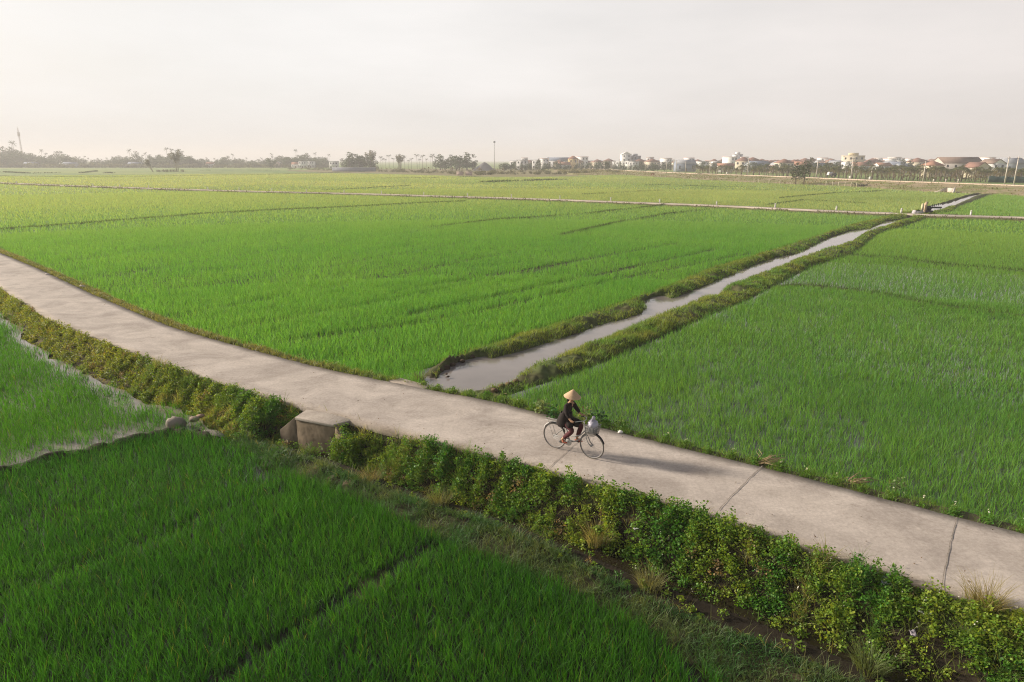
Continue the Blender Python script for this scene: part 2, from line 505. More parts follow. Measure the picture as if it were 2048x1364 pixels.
BUNDS = [px(p, ZF) for p in (      # narrow grown-over field ridges
    [(0, 461), (90, 455), (200, 446), (300, 438), (400, 430), (560, 421), (690, 416), (760, 412), (840, 407.5), (930, 404)],
    [(850, 458), (1000, 440.5), (1080, 436), (1180, 428), (1290, 416), (1340, 411)],
    [(1120, 473), (1230, 448), (1330, 430), (1420, 420)],
    [(1520, 577), (1600, 572), (1680, 580), (1760, 592), (1860, 612), (1980, 628), (2048, 636)],
    [(1690, 512), (1800, 520), (1900, 534), (2048, 545)],
    [(0, 352.5), (130, 354), (290, 353.5), (420, 351), (520, 349.5), (640, 346.5), (730, 344)],
    [(760, 357.2), (850, 356), (960, 353.5)],
    [(960, 365), (1040, 362.5), (1085, 361), (1132, 359.5)],
    [(1165, 390), (1220, 387), (1290, 383), (1360, 381)],
    [(1370, 372), (1440, 374.5)], [(1455, 374), (1510, 374)],
    [(1535, 411), (1605, 401.5), (1730, 408)], [(1560, 397), (1670, 387), (1765, 383)],
    [(8, 344.5), (60, 347), (120, 346)], [(160, 346.5), (195, 342.5)], [(210, 346.5), (226, 346)],
    [(400, 341), (480, 340.5), (560, 341)], [(1290, 371), (1340, 370.5)], [(640, 382), (700, 379), (820, 372)])]
BUND_W = [0.15, 0.13, 0.10, 0.20, 0.10, 0.45, 0.4, 1.3, 0.22, 0.25, 0.5, 0.22, 0.25, 1.5, 1.1, 1.5, 0.5, 0.2, 0.2]


# ------------------------------------------------------------------ ground: one sheet to the horizon
def height(P):
    """ground height and region colour at points P (N,2)"""
    x, y = P[:, 0], P[:, 1]
    r = np.hypot(x, y)
    # which side of the lane: inside the near side polygon
    near_side = inpoly(P, np.vstack([path_near, [(60, -30), (-300, -30), (-300, 60), path_near[0]]]))
    z = np.where(near_side, ZN, ZF).astype(float)
    z += (fbm(x, y, 1.3, 3) - 0.5) * 0.05
    mud = np.array((0.050, 0.038, 0.026)); green = np.array((0.085, 0.19, 0.03)); far_green = np.array((0.20, 0.265, 0.075))
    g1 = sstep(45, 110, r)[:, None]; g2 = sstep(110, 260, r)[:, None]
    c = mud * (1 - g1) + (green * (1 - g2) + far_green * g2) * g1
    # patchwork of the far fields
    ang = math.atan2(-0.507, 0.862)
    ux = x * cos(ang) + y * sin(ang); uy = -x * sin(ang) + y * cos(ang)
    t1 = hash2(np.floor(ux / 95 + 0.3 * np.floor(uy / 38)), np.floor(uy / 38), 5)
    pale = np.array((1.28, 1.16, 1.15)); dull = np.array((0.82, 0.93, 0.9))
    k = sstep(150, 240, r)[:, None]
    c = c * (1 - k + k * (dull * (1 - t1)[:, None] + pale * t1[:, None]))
    c *= (0.88 + 0.24 * fbm(x, y, 14, 9))[:, None]
    dry = np.array((0.31, 0.245, 0.145))
    # embankment of the lane, towards the near paddies
    e = inpoly(P, emb_poly)
    if e.any():
        Q = P[e]
        dn = pdist(Q, path_near); df = pdist(Q, foot)
        t = dn / (dn + df + 1e-6)
        hz = -0.07 - (0.82) * sstep(0.02, 0.97, t)
        hz += (fbm(Q[:, 0], Q[:, 1], 0.8, 21) - 0.5) * 0.30 * np.clip(t * 4, 0, 1) * np.clip((1 - t) * 4, 0, 1)
        z[e] = hz
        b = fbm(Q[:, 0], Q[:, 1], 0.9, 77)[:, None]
        c[e] = np.where(Q[:, :1] < -9, np.array((0.12, 0.08, 0.045)), np.array((0.052, 0.040, 0.022))) * (1 - b) + np.array((0.045, 0.055, 0.02)) * b  # slope soil coloured dark to stand in for deep shade between the weeds
    e = inpoly(P, bank_poly)
    if e.any():
        Q = P[e]
        dd = pdist(Q, ditch_ext); dr = pdist(Q, rice_edge_ext)
        t = dd / (dd + dr + 1e-6)
        z[e] = ZN + 0.10 * np.sin(pi * np.clip(t, 0, 1)) ** 0.8 + (fbm(Q[:, 0], Q[:, 1], 0.5, 8) - 0.5) * 0.14
        b = fbm(Q[:, 0], Q[:, 1], 0.7, 78)[:, None]
        c[e] = np.array((0.07, 0.05, 0.03)) * (1 - b) + np.array((0.03, 0.045, 0.015)) * b
    dd = pdist(P, ditch_ext, 1.2)
    w = 0.28 + 0.22 * vn(x, y, 1.1, 4) + 0.20 * sstep(0.5, 3.0, x)
    carve = dd < 1.15
    z = np.where(carve & near_side, np.minimum(z, -1.20 + 1.5 * np.maximum(dd - w + 0.12, 0)), z)
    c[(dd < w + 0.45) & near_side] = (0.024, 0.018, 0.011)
    # dark bund between the two near paddies
    db = pdist(P, bund_dark, 1.0)
    wb = 0.20 + 0.12 * vn(x, y, 0.5, 14)
    z = np.where(near_side & ~inpoly(P, emb_poly), np.maximum(z, ZN - 0.05 + 0.21 * np.sqrt(np.clip(1 - (db / wb) ** 2, 0, 1)) * (0.55 + 0.9 * vn(x, y, 0.22, 15))), z)
    c[(db < wb) & near_side] = (0.030, 0.022, 0.015)
    # verge on the far side
    dfar = pdist(P, path_far, 3.0)
    fs = (~near_side) & ~inpoly(P, lane_poly)
    ww = 0.40 + 0.25 * vn(x, y, 1.7, 41)
    v = fs & (dfar < ww + 0.5)
    zz = -0.07 - (0.40) * sstep(ww - 0.1, ww + 0.45, dfar) + (fbm(x, y, 0.5, 42) - 0.5) * 0.06 * np.clip(dfar * 5, 0, 1)
    z = np.where(v, np.maximum(z, zz), z)
    c[v & (dfar < ww + 0.25)] = (0.095, 0.085, 0.045)
    # canal
    cn = inpoly(P, canal_poly)
    z[cn] = -0.85
    c[cn] = (0.07, 0.055, 0.04)
    for poly, wline, oline, sd in ((bankL, water_l, out_l, 51), (bankR, water_r, out_r, 61)):
        e = inpoly(P, poly)
        if not e.any(): continue
        Q = P[e]
        dw = pdist(Q, wline); do = pdist(Q, oline)
        t = np.clip(dw / (dw + do + 1e-6), 0, 1)
        lump = fbm(Q[:, 0], Q[:, 1], 0.8, sd)
        hz = -0.62 * (1 - t) + ZF * t + (0.34 + 0.50 * (lump - 0.45)) * np.sin(pi * t) ** 0.55
        near_end = sstep(20.5, 25.5, Q[:, 1])
        hz = np.where(near_end < 1, hz - 0.16 * (1 - near_end), hz)
        z[e] = np.maximum(hz, z[e] - 0.3) if False else hz
        b = fbm(Q[:, 0], Q[:, 1], 0.7, sd + 5)[:, None]
        c[e] = np.array((0.085, 0.062, 0.036)) * (1 - b) + np.array((0.075, 0.11, 0.03)) * b
    # ridges between fields
    for L, wd in zip(BUNDS, BUND_W):
        d = pdist(P, L, wd + 0.6)
        m = d < wd + 0.3
        z = np.where(m & ~cn, np.maximum(z, ZF + 0.16 * (1 - sstep(wd * 0.4, wd + 0.3, d))), z)
        c[(d < wd * 0.8)] = (0.075, 0.088, 0.033)
    # the far lane on its low dam
    d = pdist(P, far_lane, 6.0)
    m = d < 3.2
    z = np.where(m & ~cn, np.maximum(z, -0.13 - (0.36) * sstep(1.5, 2.6, d)), z)
    c[(d < 2.4) & ~cn] = np.array((0.13, 0.115, 0.055))
    # the dirt road on its dam
    d = pdist(P, road, 16.0)
    front = inpoly(P, np.vstack([road, toe_road[::-1]]))
    dt = pdist(P, toe_road, 60.0)
    tz = np.where(front, 0.82 - (0.82 - ZF) * np.clip((d - 3.0) / (np.maximum(d - 3.0 + dt, 0.5)), 0, 1), 0.82 - (0.82 - ZF) * sstep(3.0, 9.0, d))
    m = (d < 9.0) | front
    b = fbm(x, y, 4.0, 91)[:, None]
    z = np.where(m, np.maximum(z, tz + (fbm(x, y, 3, 92) - 0.5) * 0.25), z)
    c = np.where(m[:, None], dry * (0.75 + 0.5 * b) * np.where(b > 0.52, 1.0, np.array([[0.72, 0.92, 0.55]])), c)
    # dry ground of the village beyond the fields
    vil = inpoly(P, VILLAGE)
    b2 = fbm(x, y, 11.0, 95)[:, None]
    c = np.where((vil & ~m)[:, None], np.array((0.23, 0.20, 0.095)) * (0.75 + 0.5 * b2), c)
    # under the lane
    lp = inpoly(P, lane_poly)
    z = np.where(lp, -0.10, z)
    return z, c


VILLAGE = np.vstack([px([(560, 341), (640, 345), (760, 347), (880, 350.5), (960, 353), (1060, 353.5), (1180, 352), (1245, 350)], ZF),
                     road[6:40][::-1][-1:] * 1.0 + np.array([[20, 40]]), [(260, 640), (-140, 640)]])

ang_a = np.concatenate([np.linspace(-180, -52, 48, endpoint=False), np.linspace(-52, 52, 860, endpoint=False), np.linspace(52, 180, 48, endpoint=False)])
rad = [3.0]
while rad[-1] < 420: rad.append(rad[-1] * (1.012 if rad[-1] < 7.5 else 1.0038 if rad[-1] < 22 else 1.0075 if rad[-1] < 70 else 1.011))
while rad[-1] < 4300: rad.append(rad[-1] * 1.05)
rad = np.array(rad)
A, Rr = np.meshgrid(np.radians(ang_a), rad)
GX = (Rr * np.sin(A)).ravel(); GY = (Rr * np.cos(A)).ravel()
GP = np.stack([GX, GY], 1)
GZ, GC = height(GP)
na, nr = len(ang_a), len(rad)
idx = np.arange(na * nr).reshape(nr, na)
a_ = idx[:-1, :]; b_ = np.roll(idx, -1, 1)[:-1, :]; c_ = np.roll(idx, -1, 1)[1:, :]; d_ = idx[1:, :]
quads = np.stack([a_.ravel(), d_.ravel(), c_.ravel(), b_.ravel()], 1)
V = np.stack([GX, GY, GZ], 1); V = np.vstack([V, [[0, 0, ZN]]])
cap = np.stack([idx[0], np.roll(idx[0], -1), np.full(na, len(V) - 1)], 1)
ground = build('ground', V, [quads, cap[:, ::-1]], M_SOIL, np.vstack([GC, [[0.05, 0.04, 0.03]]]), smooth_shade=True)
tag(ground, 'flat farmland soil of mud, field ridges and grown banks', kind='structure')


# ------------------------------------------------------------------ lane, culvert
def ribbon(L, R, z0, z1, name, m, colfn):
    n = 9
    k = min(len(L), len(R))
    sL = resample(L, 0.25); sR = np.stack([np.interp(np.linspace(0, 1, len(sL)), np.linspace(0, 1, len(R)), R[:, i]) for i in (0, 1)], 1)
    # pair the edges by nearest point instead of by length
    out = []
    for p in sL:
        d = np.linalg.norm(R - p, axis=1); out.append(R[np.argmin(d)])
    sR = smooth(np.array(out), 6)
    t = np.linspace(0, 1, n)
    P = sL[:, None, :] * (1 - t)[None, :, None] + sR[:, None, :] * t[None, :, None]
    jit = (fbm(P[:, :, 0].ravel(), P[:, :, 1].ravel(), 0.35, 88).reshape(P.shape[:2]) - 0.5) * 0.10
    e = sR - sL; e /= np.linalg.norm(e, axis=1)[:, None]
    P[:, 0] += e * jit[:, :1]; P[:, -1] += e * jit[:, -1:]
    m_ = len(sL)
    Z = z1 + (fbm(P[:, :, 0].ravel(), P[:, :, 1].ravel(), 1.2, 99).reshape(P.shape[:2]) - 0.5) * 0.012
    Z[:, 0] -= 0.012; Z[:, -1] -= 0.012
    top = np.dstack([P, Z]).reshape(-1, 3)
    bl = np.hstack([P[:, 0], np.full((m_, 1), z0)]); br = np.hstack([P[:, -1], np.full((m_, 1), z0)])
    V = np.vstack([top, bl, br])
    I = np.arange(m_ * n).reshape(m_, n)
    q = [np.stack([I[:-1, :-1].ravel(), I[1:, :-1].ravel(), I[1:, 1:].ravel(), I[:-1, 1:].ravel()], 1)]
    bi = np.arange(m_) + m_ * n; ri = bi + m_
    q.append(np.stack([I[:-1, 0], bi[:-1], bi[1:], I[1:, 0]], 1)); q.append(np.stack([I[:-1, -1], I[1:, -1], ri[1:], ri[:-1]], 1))
    col = colfn(V[:, 0], V[:, 1], np.concatenate([np.tile(t, m_), np.zeros(m_), np.ones(m_)]))
    return V, q, col


def lane_col(x, y, t):
    edge = np.minimum(t, 1 - t)
    soil = sstep(0.13, 0.0, edge) * (0.25 + 1.1 * fbm(x, y, 0.7, 12))
    base = np.array((0.475, 0.415, 0.365)); dirt = np.array((0.25, 0.205, 0.155))
    track = np.exp(-((t - 0.36) / 0.10) ** 2) * 0.16 * vn(x, y, 2.5, 6)          # worn darker wheel line
    f = np.clip(soil * 0.9 + track, 0, 1)[:, None]
    return base * (1 - f) + dirt * f


Vl, ql, cl = ribbon(path_far, path_near, -0.16, 0.0, 'lane', M_CONC, lane_col)
nq = sum(len(q) for q in ql)
mi = [0] * nq
# expansion joints: narrow tarred grooves lying 4 mm proud of nothing but their own slots
JOINTS = [((1096, 938), (1158, 882), (1215, 858)), ((1436, 1022), (1470, 985), (1524, 932)), ((1882, 1184), (1895, 1110), (1913, 1035)), ((508, 785), (575, 760), (655, 739)), ((780, 858), (822, 836), (905, 792))]
JW = [0.006, 0.008, 0.008, 0.003, 0.002]
off = len(Vl); JV = []; JQ = []; JC = []
for J, w in zip(JOINTS, JW):
    L = resample(px(J, 0.0), 0.06)
    nrm = np.array([-(L[-1] - L[0])[1], (L[-1] - L[0])[0]]); nrm /= np.linalg.norm(nrm)
    wob_ = (np.array([vn(np.array([s]), np.array([w * 900]), 2.5, 3)[0] for s in range(len(L))]) - 0.5) * 0.022
    ww = w * (0.45 + 1.3 * np.array([vn(np.array([s]), np.array([w * 700]), 3.0, 8)[0] for s in range(len(L))]))
    a = L + nrm * (wob_ - ww)[:, None]; b = L + nrm * (wob_ + ww)[:, None]
    k = len(L); o = off + sum(len(v) for v in JV)
    zt = 0.011
    JV += [np.hstack([a, np.full((k, 1), zt)]), np.hstack([b, np.full((k, 1), zt)])]
    i = np.arange(k - 1)
    JQ.append(np.stack([o + i, o + i + 1, o + k + i + 1, o + k + i], 1))
    JC.append(np.full((2 * k, 3), (0.10, 0.085, 0.07)))
M_JOINT = mat('joint', (0.25, 0.215, 0.18), rough=0.95, noise=0.4, nscale=20)
lane = build('path', np.vstack([Vl] + JV), ql + JQ, [M_CONC, M_JOINT], np.vstack([cl] + JC), smooth_shade=True,
             mat_idx=mi + [1] * sum(len(q) for q in JQ))
tag(lane, 'pale worn concrete lane crossing the rice fields', kind='structure')

# far lane
fl = resample(far_lane, 1.5)
tn = np.gradient(fl, axis=0); tn /= np.linalg.norm(tn, axis=1)[:, None]; nn = np.stack([-tn[:, 1], tn[:, 0]], 1)


def flat_ribbon(name, C, N, w, z, m, base, label):
    k = len(C); wj = w + (vn(C[:, 0], C[:, 1], 3.0, 5) - 0.5) * 0.2
    P = np.stack([C + N * wj[:, None], C, C - N * wj[:, None]], 1)
    Z = np.broadcast_to(np.array([z - 0.03, z, z - 0.03]), (k, 3))
    top = np.dstack([P, Z]).reshape(-1, 3)
    low = np.hstack([P[:, 0], np.full((k, 1), z - 0.2)]); low2 = np.hstack([P[:, 2], np.full((k, 1), z - 0.2)])
    V = np.vstack([top, low, low2]); I = np.arange(3 * k).reshape(k, 3); b = np.arange(k) + 3 * k; r = b + k
    q = [np.stack([I[:-1, j], I[:-1, j + 1], I[1:, j + 1], I[1:, j]], 1) for j in (0, 1)]
    q += [np.stack([I[:-1, 0], I[1:, 0], b[1:], b[:-1]], 1), np.stack([I[:-1, 2], r[:-1], r[1:], I[1:, 2]], 1)]
    c = np.array(base) * (0.85 + 0.3 * vn(V[:, 0], V[:, 1], 5.0, 6))[:, None]
    return tag(build(name, V, q, m, c), label, kind='structure')


flat_ribbon('far_path', fl, nn, 1.15, 0.0, M_CONC, (0.50, 0.43, 0.36), 'narrow pale concrete lane far across the fields')
rt = np.gradient(road, axis=0); rt /= np.linalg.norm(rt, axis=1)[:, None]; rn = np.stack([-rt[:, 1], rt[:, 0]], 1)
flat_ribbon('dirt_road', road, rn, 2.7, 1.02, M_SOIL, (0.52, 0.41, 0.31), 'pinkish dirt road on a low dam')

# culvert under the lane, outlet on the near side
c1, c2 = gp(591, 833), gp(668, 848); c0 = gp(640, 806); c3 = gp(706, 832)
tdir = (c2 - c1) / np.linalg.norm(c2 - c1); ndir = np.array([tdir[1], -tdir[0]])          # ndir points away from the lane
if ndir @ (c1 - c0) < 0: ndir = -ndir
cul = empty('culvert', (*((c1 + c2) / 2), -1.0))
tag(cul, 'weathered concrete culvert headwall with sloping wing walls beside the lane', 'culvert')
CB = np.array([*((c1 + c2) / 2), -1.0])


def prism(poly2d, z0, z1, colr, taper=None):
    """vertical prism; z1 may be a list, one height per corner"""
    n = len(poly2d); zt = z1 if hasattr(z1, '__len__') else [z1] * n
    V = [(p[0] - CB[0], p[1] - CB[1], z0 - CB[2]) for p in poly2d] + [(p[0] - CB[0], p[1] - CB[1], z - CB[2]) for p, z in zip(poly2d, zt)]
    q = [(i, (i + 1) % n, n + (i + 1) % n, n + i) for i in range(n)]
    return V, q, n


def wall_mesh(name, corners, z0, ztop, colr, parent):
    V, q, n = prism(corners, z0, ztop, colr)
    m = MB(); m.cur = colr
    m.add(V, q + [(n, n + 1, n + 2, n + 3), (3, 2, 1, 0)])
    o = m.build(name, M_CULV, parent)
    if name == 'slab': o.data.materials[0] = M_CONC
    bv = o.modifiers.new('bevel', 'BEVEL'); bv.width = 0.018; bv.segments = 2
    return o


def culvert_material():
    m = mat('culvert_concrete', attr=True, rough=0.92, spec=0.15, noise=0.30, nscale=4.0, bump=0.5)
    n, l = m.node_tree.nodes, m.node_tree.links
    p = n['Principled BSDF']; src = p.inputs['Base Color'].links[0].from_socket
    t = n.new('ShaderNodeTexCoord'); mp = n.new('ShaderNodeMapping'); mp.inputs['Scale'].default_value = (3, 3, 0.9)
    x = n.new('ShaderNodeTexNoise'); x.inputs['Scale'].default_value = 1.0; x.inputs['Detail'].default_value = 6
    r = n.new('ShaderNodeValToRGB'); r.color_ramp.elements[0].position = 0.35; r.color_ramp.elements[1].position = 0.65
    r.color_ramp.elements[0].color = (0.70, 0.64, 0.56, 1); r.color_ramp.elements[1].color = (1.1, 1.02, 0.92, 1)
    mx = n.new('ShaderNodeMixRGB'); mx.blend_type = 'MULTIPLY'; mx.inputs[0].default_value = 1
    l.new(t.outputs['Object'], mp.inputs[0]); l.new(mp.outputs[0], x.inputs['Vector']); l.new(x.outputs[0], r.inputs[0])
    l.new(src, mx.inputs[1]); l.new(r.outputs[0], mx.inputs[2]); l.new(mx.outputs[0], p.inputs['Base Color'])
    return m


M_CULV = culvert_material()
in1 = c1 - ndir * 0.20; in2 = c2 - ndir * 0.20
back1 = c1 - ndir * 0.62 + tdir * 0.02; back2 = c2 - ndir * 0.75 + tdir * 0.05
wall_mesh('headwall', [c1, c2, in2, in1], -1.25, -0.10, (0.20, 0.168, 0.128), cul)
wall_mesh('slab', [c1 + ndir * 0.03, c2 + ndir * 0.03, back2 + tdir * 0.35, back1 - tdir * 0.15], -0.098, -0.008, (0.40, 0.35, 0.30), cul)
wl_end = gp(560, 866, -0.62)
d1 = (wl_end - c1) / np.linalg.norm(wl_end - c1); p1 = np.array([d1[1], -d1[0]]) * 0.16
if p1 @ tdir > 0: p1 = -p1
wall_mesh('wing_wall', [c1 - tdir * 0.004, wl_end, wl_end + p1, c1 + p1 * 1.0 - tdir * 0.004], -1.25, [-0.012, -0.52, -0.52, -0.012], (0.14, 0.12, 0.095), cul)  # darker concrete than the other wing: its shade is put into the colour
wr_end = c2 + ndir * 0.18 + tdir * 0.62
d2 = (wr_end - c2) / np.linalg.norm(wr_end - c2); p2 = np.array([d2[1], -d2[0]]) * 0.16
if p2 @ tdir < 0: p2 = -p2
wall_mesh('wing_wall', [c2 + tdir * 0.004, c2 + p2 + tdir * 0.004, wr_end + p2, wr_end], -1.25, [-0.03, -0.03, -0.6, -0.6], (0.23, 0.19, 0.15), cul)

# its inlet on the canal side: a low sill slab beside the lane
s0, s1, s2, s3 = gp(776, 762, -0.05), gp(848, 783, -0.05), gp(858, 771, -0.05), gp(800, 756, -0.05)
CB = np.array([*s0, -0.3])
sill = empty('inlet_slab', (*s0, -0.3))
tag(sill, 'low flat concrete slab between the lane and the canal end', 'slab')
wall_mesh('slab', [s0, s1, s2, s3], -0.5, -0.035, (0.40, 0.34, 0.28), sill)


# ------------------------------------------------------------------ water sheets
def poly_sheet(name, poly, z, m, label):
    bm = bmesh.new()
    vs = [bm.verts.new((p[0], p[1], z)) for p in poly]
    f = bm.faces.new(vs)
    bmesh.ops.triangulate(bm, faces=[f])
    bmesh.ops.recalc_face_normals(bm, faces=bm.faces)
    for f in bm.faces:
        if f.normal.z < 0: f.normal_flip()
    me = bpy.data.meshes.new(name); bm.to_mesh(me); bm.free(); me.materials.append(m)
    o = bpy.data.objects.new(name, me); COL.objects.link(o)
    return tag(o, label, kind='structure')


def offset_in(poly, d):
    c = poly.mean(0); return poly


water_strip = np.vstack([resample(px(wl_px, ZW), 1.0), resample(px(wr_px, ZW), 1.0)[::-1]])
# widen the canal's sheet a little under its banks
mid = 0.5 * (resample(px(wl_px, ZW), 0.1)[np.linspace(0, len(resample(px(wl_px, ZW), 0.1)) - 1, 80).astype(int)] + resample(px(wr_px, ZW), 0.1)[np.linspace(0, len(resample(px(wr_px, ZW), 0.1)) - 1, 80).astype(int)])
mid = smooth(mid, 2)
mid = np.vstack([mid[0] - (mid[3] - mid[0]) / np.linalg.norm(mid[3] - mid[0]) * 1.3, mid])
tg = np.gradient(mid, axis=0); tg /= np.linalg.norm(tg, axis=1)[:, None]; nm = np.stack([-tg[:, 1], tg[:, 0]], 1)
canal_sheet = np.vstack([mid + nm * 1.7, (mid - nm * 1.7)[::-1]])
poly_sheet('canal_water', canal_sheet, ZW, M_CANAL, 'still murky brown canal water reflecting the pale sky')
dt_ = np.gradient(ditch_ext, axis=0); dt_ /= np.linalg.norm(dt_, axis=1)[:, None]; dn_ = np.stack([-dt_[:, 1], dt_[:, 0]], 1)
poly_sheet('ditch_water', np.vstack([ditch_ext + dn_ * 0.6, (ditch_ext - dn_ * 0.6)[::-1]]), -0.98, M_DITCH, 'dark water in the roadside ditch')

# paddies
cdir = px([(881, 773), (1700, 484)], ZF); cdir = (cdir[1] - cdir[0]) / np.linalg.norm(cdir[1] - cdir[0])
i_l = np.argmin(np.linalg.norm(far_lane - out_l[np.argmin(pdist(out_l, far_lane))], axis=1))
Lx = out_l[np.argmin(pdist(out_l, far_lane))]; Rx = out_r[np.argmin(pdist(out_r, far_lane))]
mid_poly = np.vstack([path_far[path_far[:, 0] < -3.0], out_l[:np.argmin(pdist(out_l, far_lane))], resample(far_lane, 3.0)[::-1][resample(far_lane, 3.0)[::-1][:, 0] < Lx[0]]])
right_poly = np.vstack([out_r[:np.argmin(pdist(out_r, far_lane))], resample(far_lane, 3.0)[resample(far_lane, 3.0)[:, 0] > Rx[0]], [(150, 0), (60, -10)], path_far[path_far[:, 0] > 0.2][::-1]])
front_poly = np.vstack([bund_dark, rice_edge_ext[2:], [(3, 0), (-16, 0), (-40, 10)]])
leftn_poly = np.vstack([toe_ext[:-2], bund_dark[::-1][1:], [(-50, 12), (-95, 40)]])
ol_b = out_l[np.argmin(pdist(out_l, far_lane)) + 2:]; or_b = out_r[np.argmin(pdist(out_r, far_lane)) + 2:]
far_poly = np.vstack([resample(far_lane, 5.0)[resample(far_lane, 5.0)[:, 0] < ol_b[0][0]], ol_b, toe_road[toe_road[:, 0] < ol_b[-1][0]][::-1],
                      px([(1180, 353.5), (1060, 355), (960, 355), (880, 352), (760, 348.5), (640, 346), (560, 342.5), (420, 338.5), (0, 337), (-200, 338)], ZF)])
farr_poly = np.vstack([or_b[::-1], resample(far_lane, 5.0)[resample(far_lane, 5.0)[:, 0] > or_b[0][0]], toe_road[toe_road[:, 0] > or_b[-1][0]][::-1]])

rp_ = resample(np.vstack([right_poly, right_poly[:1]]), 0.5); rr_p = np.hypot(rp_[:, 0], rp_[:, 1])
rp_ = rp_ * np.minimum(1, 58 / np.maximum(rr_p, 1))[:, None]
poly_sheet('paddy_water', rp_[::2], ZF + 0.045, M_PADW, 'shallow flooded paddy beyond the cyclist')
poly_sheet('paddy_water', leftn_poly, ZN + 0.05, M_PADP, 'pale shallow water of the small flooded paddy')
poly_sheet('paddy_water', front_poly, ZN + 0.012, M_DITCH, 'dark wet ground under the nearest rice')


# ------------------------------------------------------------------ blades
def blades(base, h, w, yaw, lean, ldir, col, segs=2, tipcol=None, bend=1.6):
    n = len(base); k = 2 * segs + 1
    V = np.zeros((n, k, 3)); C = np.zeros((n, k, 3))
    sx, sy = np.cos(yaw), np.sin(yaw); lx, ly = np.cos(ldir), np.sin(ldir)
    tip = col * 1.12 if tipcol is None else tipcol
    for i in range(segs + 1):
        t = i / segs
        cx = base[:, 0] + lx * lean * t ** bend; cy_ = base[:, 1] + ly * lean * t ** bend
        cz = base[:, 2] + np.sqrt(np.maximum(h ** 2 - (lean * t) ** 2 * 0.6, h ** 2 * 0.2)) * t
        hw = w * (1 - t ** 2) * 0.5 if i else w * 0.4
        cc = col * (1 - t) + tip * t
        if i < segs:
            V[:, 2 * i] = np.stack([cx - sx * hw, cy_ - sy * hw, cz], 1); V[:, 2 * i + 1] = np.stack([cx + sx * hw, cy_ + sy * hw, cz], 1)
            C[:, 2 * i] = cc; C[:, 2 * i + 1] = cc
        else:
            V[:, 2 * i] = np.stack([cx, cy_, cz], 1); C[:, 2 * i] = cc
    o = (np.arange(n) * k)[:, None]
    q = np.concatenate([o + np.array([[2 * i, 2 * i + 1, 2 * i + 3, 2 * i + 2]]) for i in range(segs - 1)]) if segs > 1 else np.zeros((0, 4), int)
    t = o + np.array([[2 * segs - 2, 2 * segs - 1, 2 * segs]])
    return V.reshape(-1, 3), q, t, C.reshape(-1, 3)


class Bag:
    def __init__(s): s.V = []; s.q = []; s.t = []; s.C = []; s.n = 0

    def add(s, V, q, t, C):
        s.V.append(V); s.C.append(C)
        if len(q): s.q.append(q + s.n)
        if len(t): s.t.append(t + s.n)
        s.n += len(V)

    def build(s, name, m, parent=None):
        return build(name, np.concatenate(s.V), [np.concatenate(x) for x in (s.q, s.t) if x], m, np.concatenate(s.C), parent)


def in_view(P, margin=4.0, dmin=0):
    a = np.degrees(np.arctan2(P[:, 0], P[:, 1] + 2.5))
    return np.abs(a) < 37.5 + margin


# distance bands: r0, r1, row gap, plant gap, blades per plant, blade width, segments
BANDS = [(5, 17, 0.15, 0.12, 16, 0.010, 3), (17, 26, 0.17, 0.14, 13, 0.0125, 2), (26, 45, 0.20, 0.16, 9, 0.019, 2),
         (45, 90, 0.27, 0.25, 7, 0.036, 1), (90, 190, 0.52, 0.48, 4, 0.085, 1), (190, 420, 1.25, 1.25, 3, 0.24, 1)]


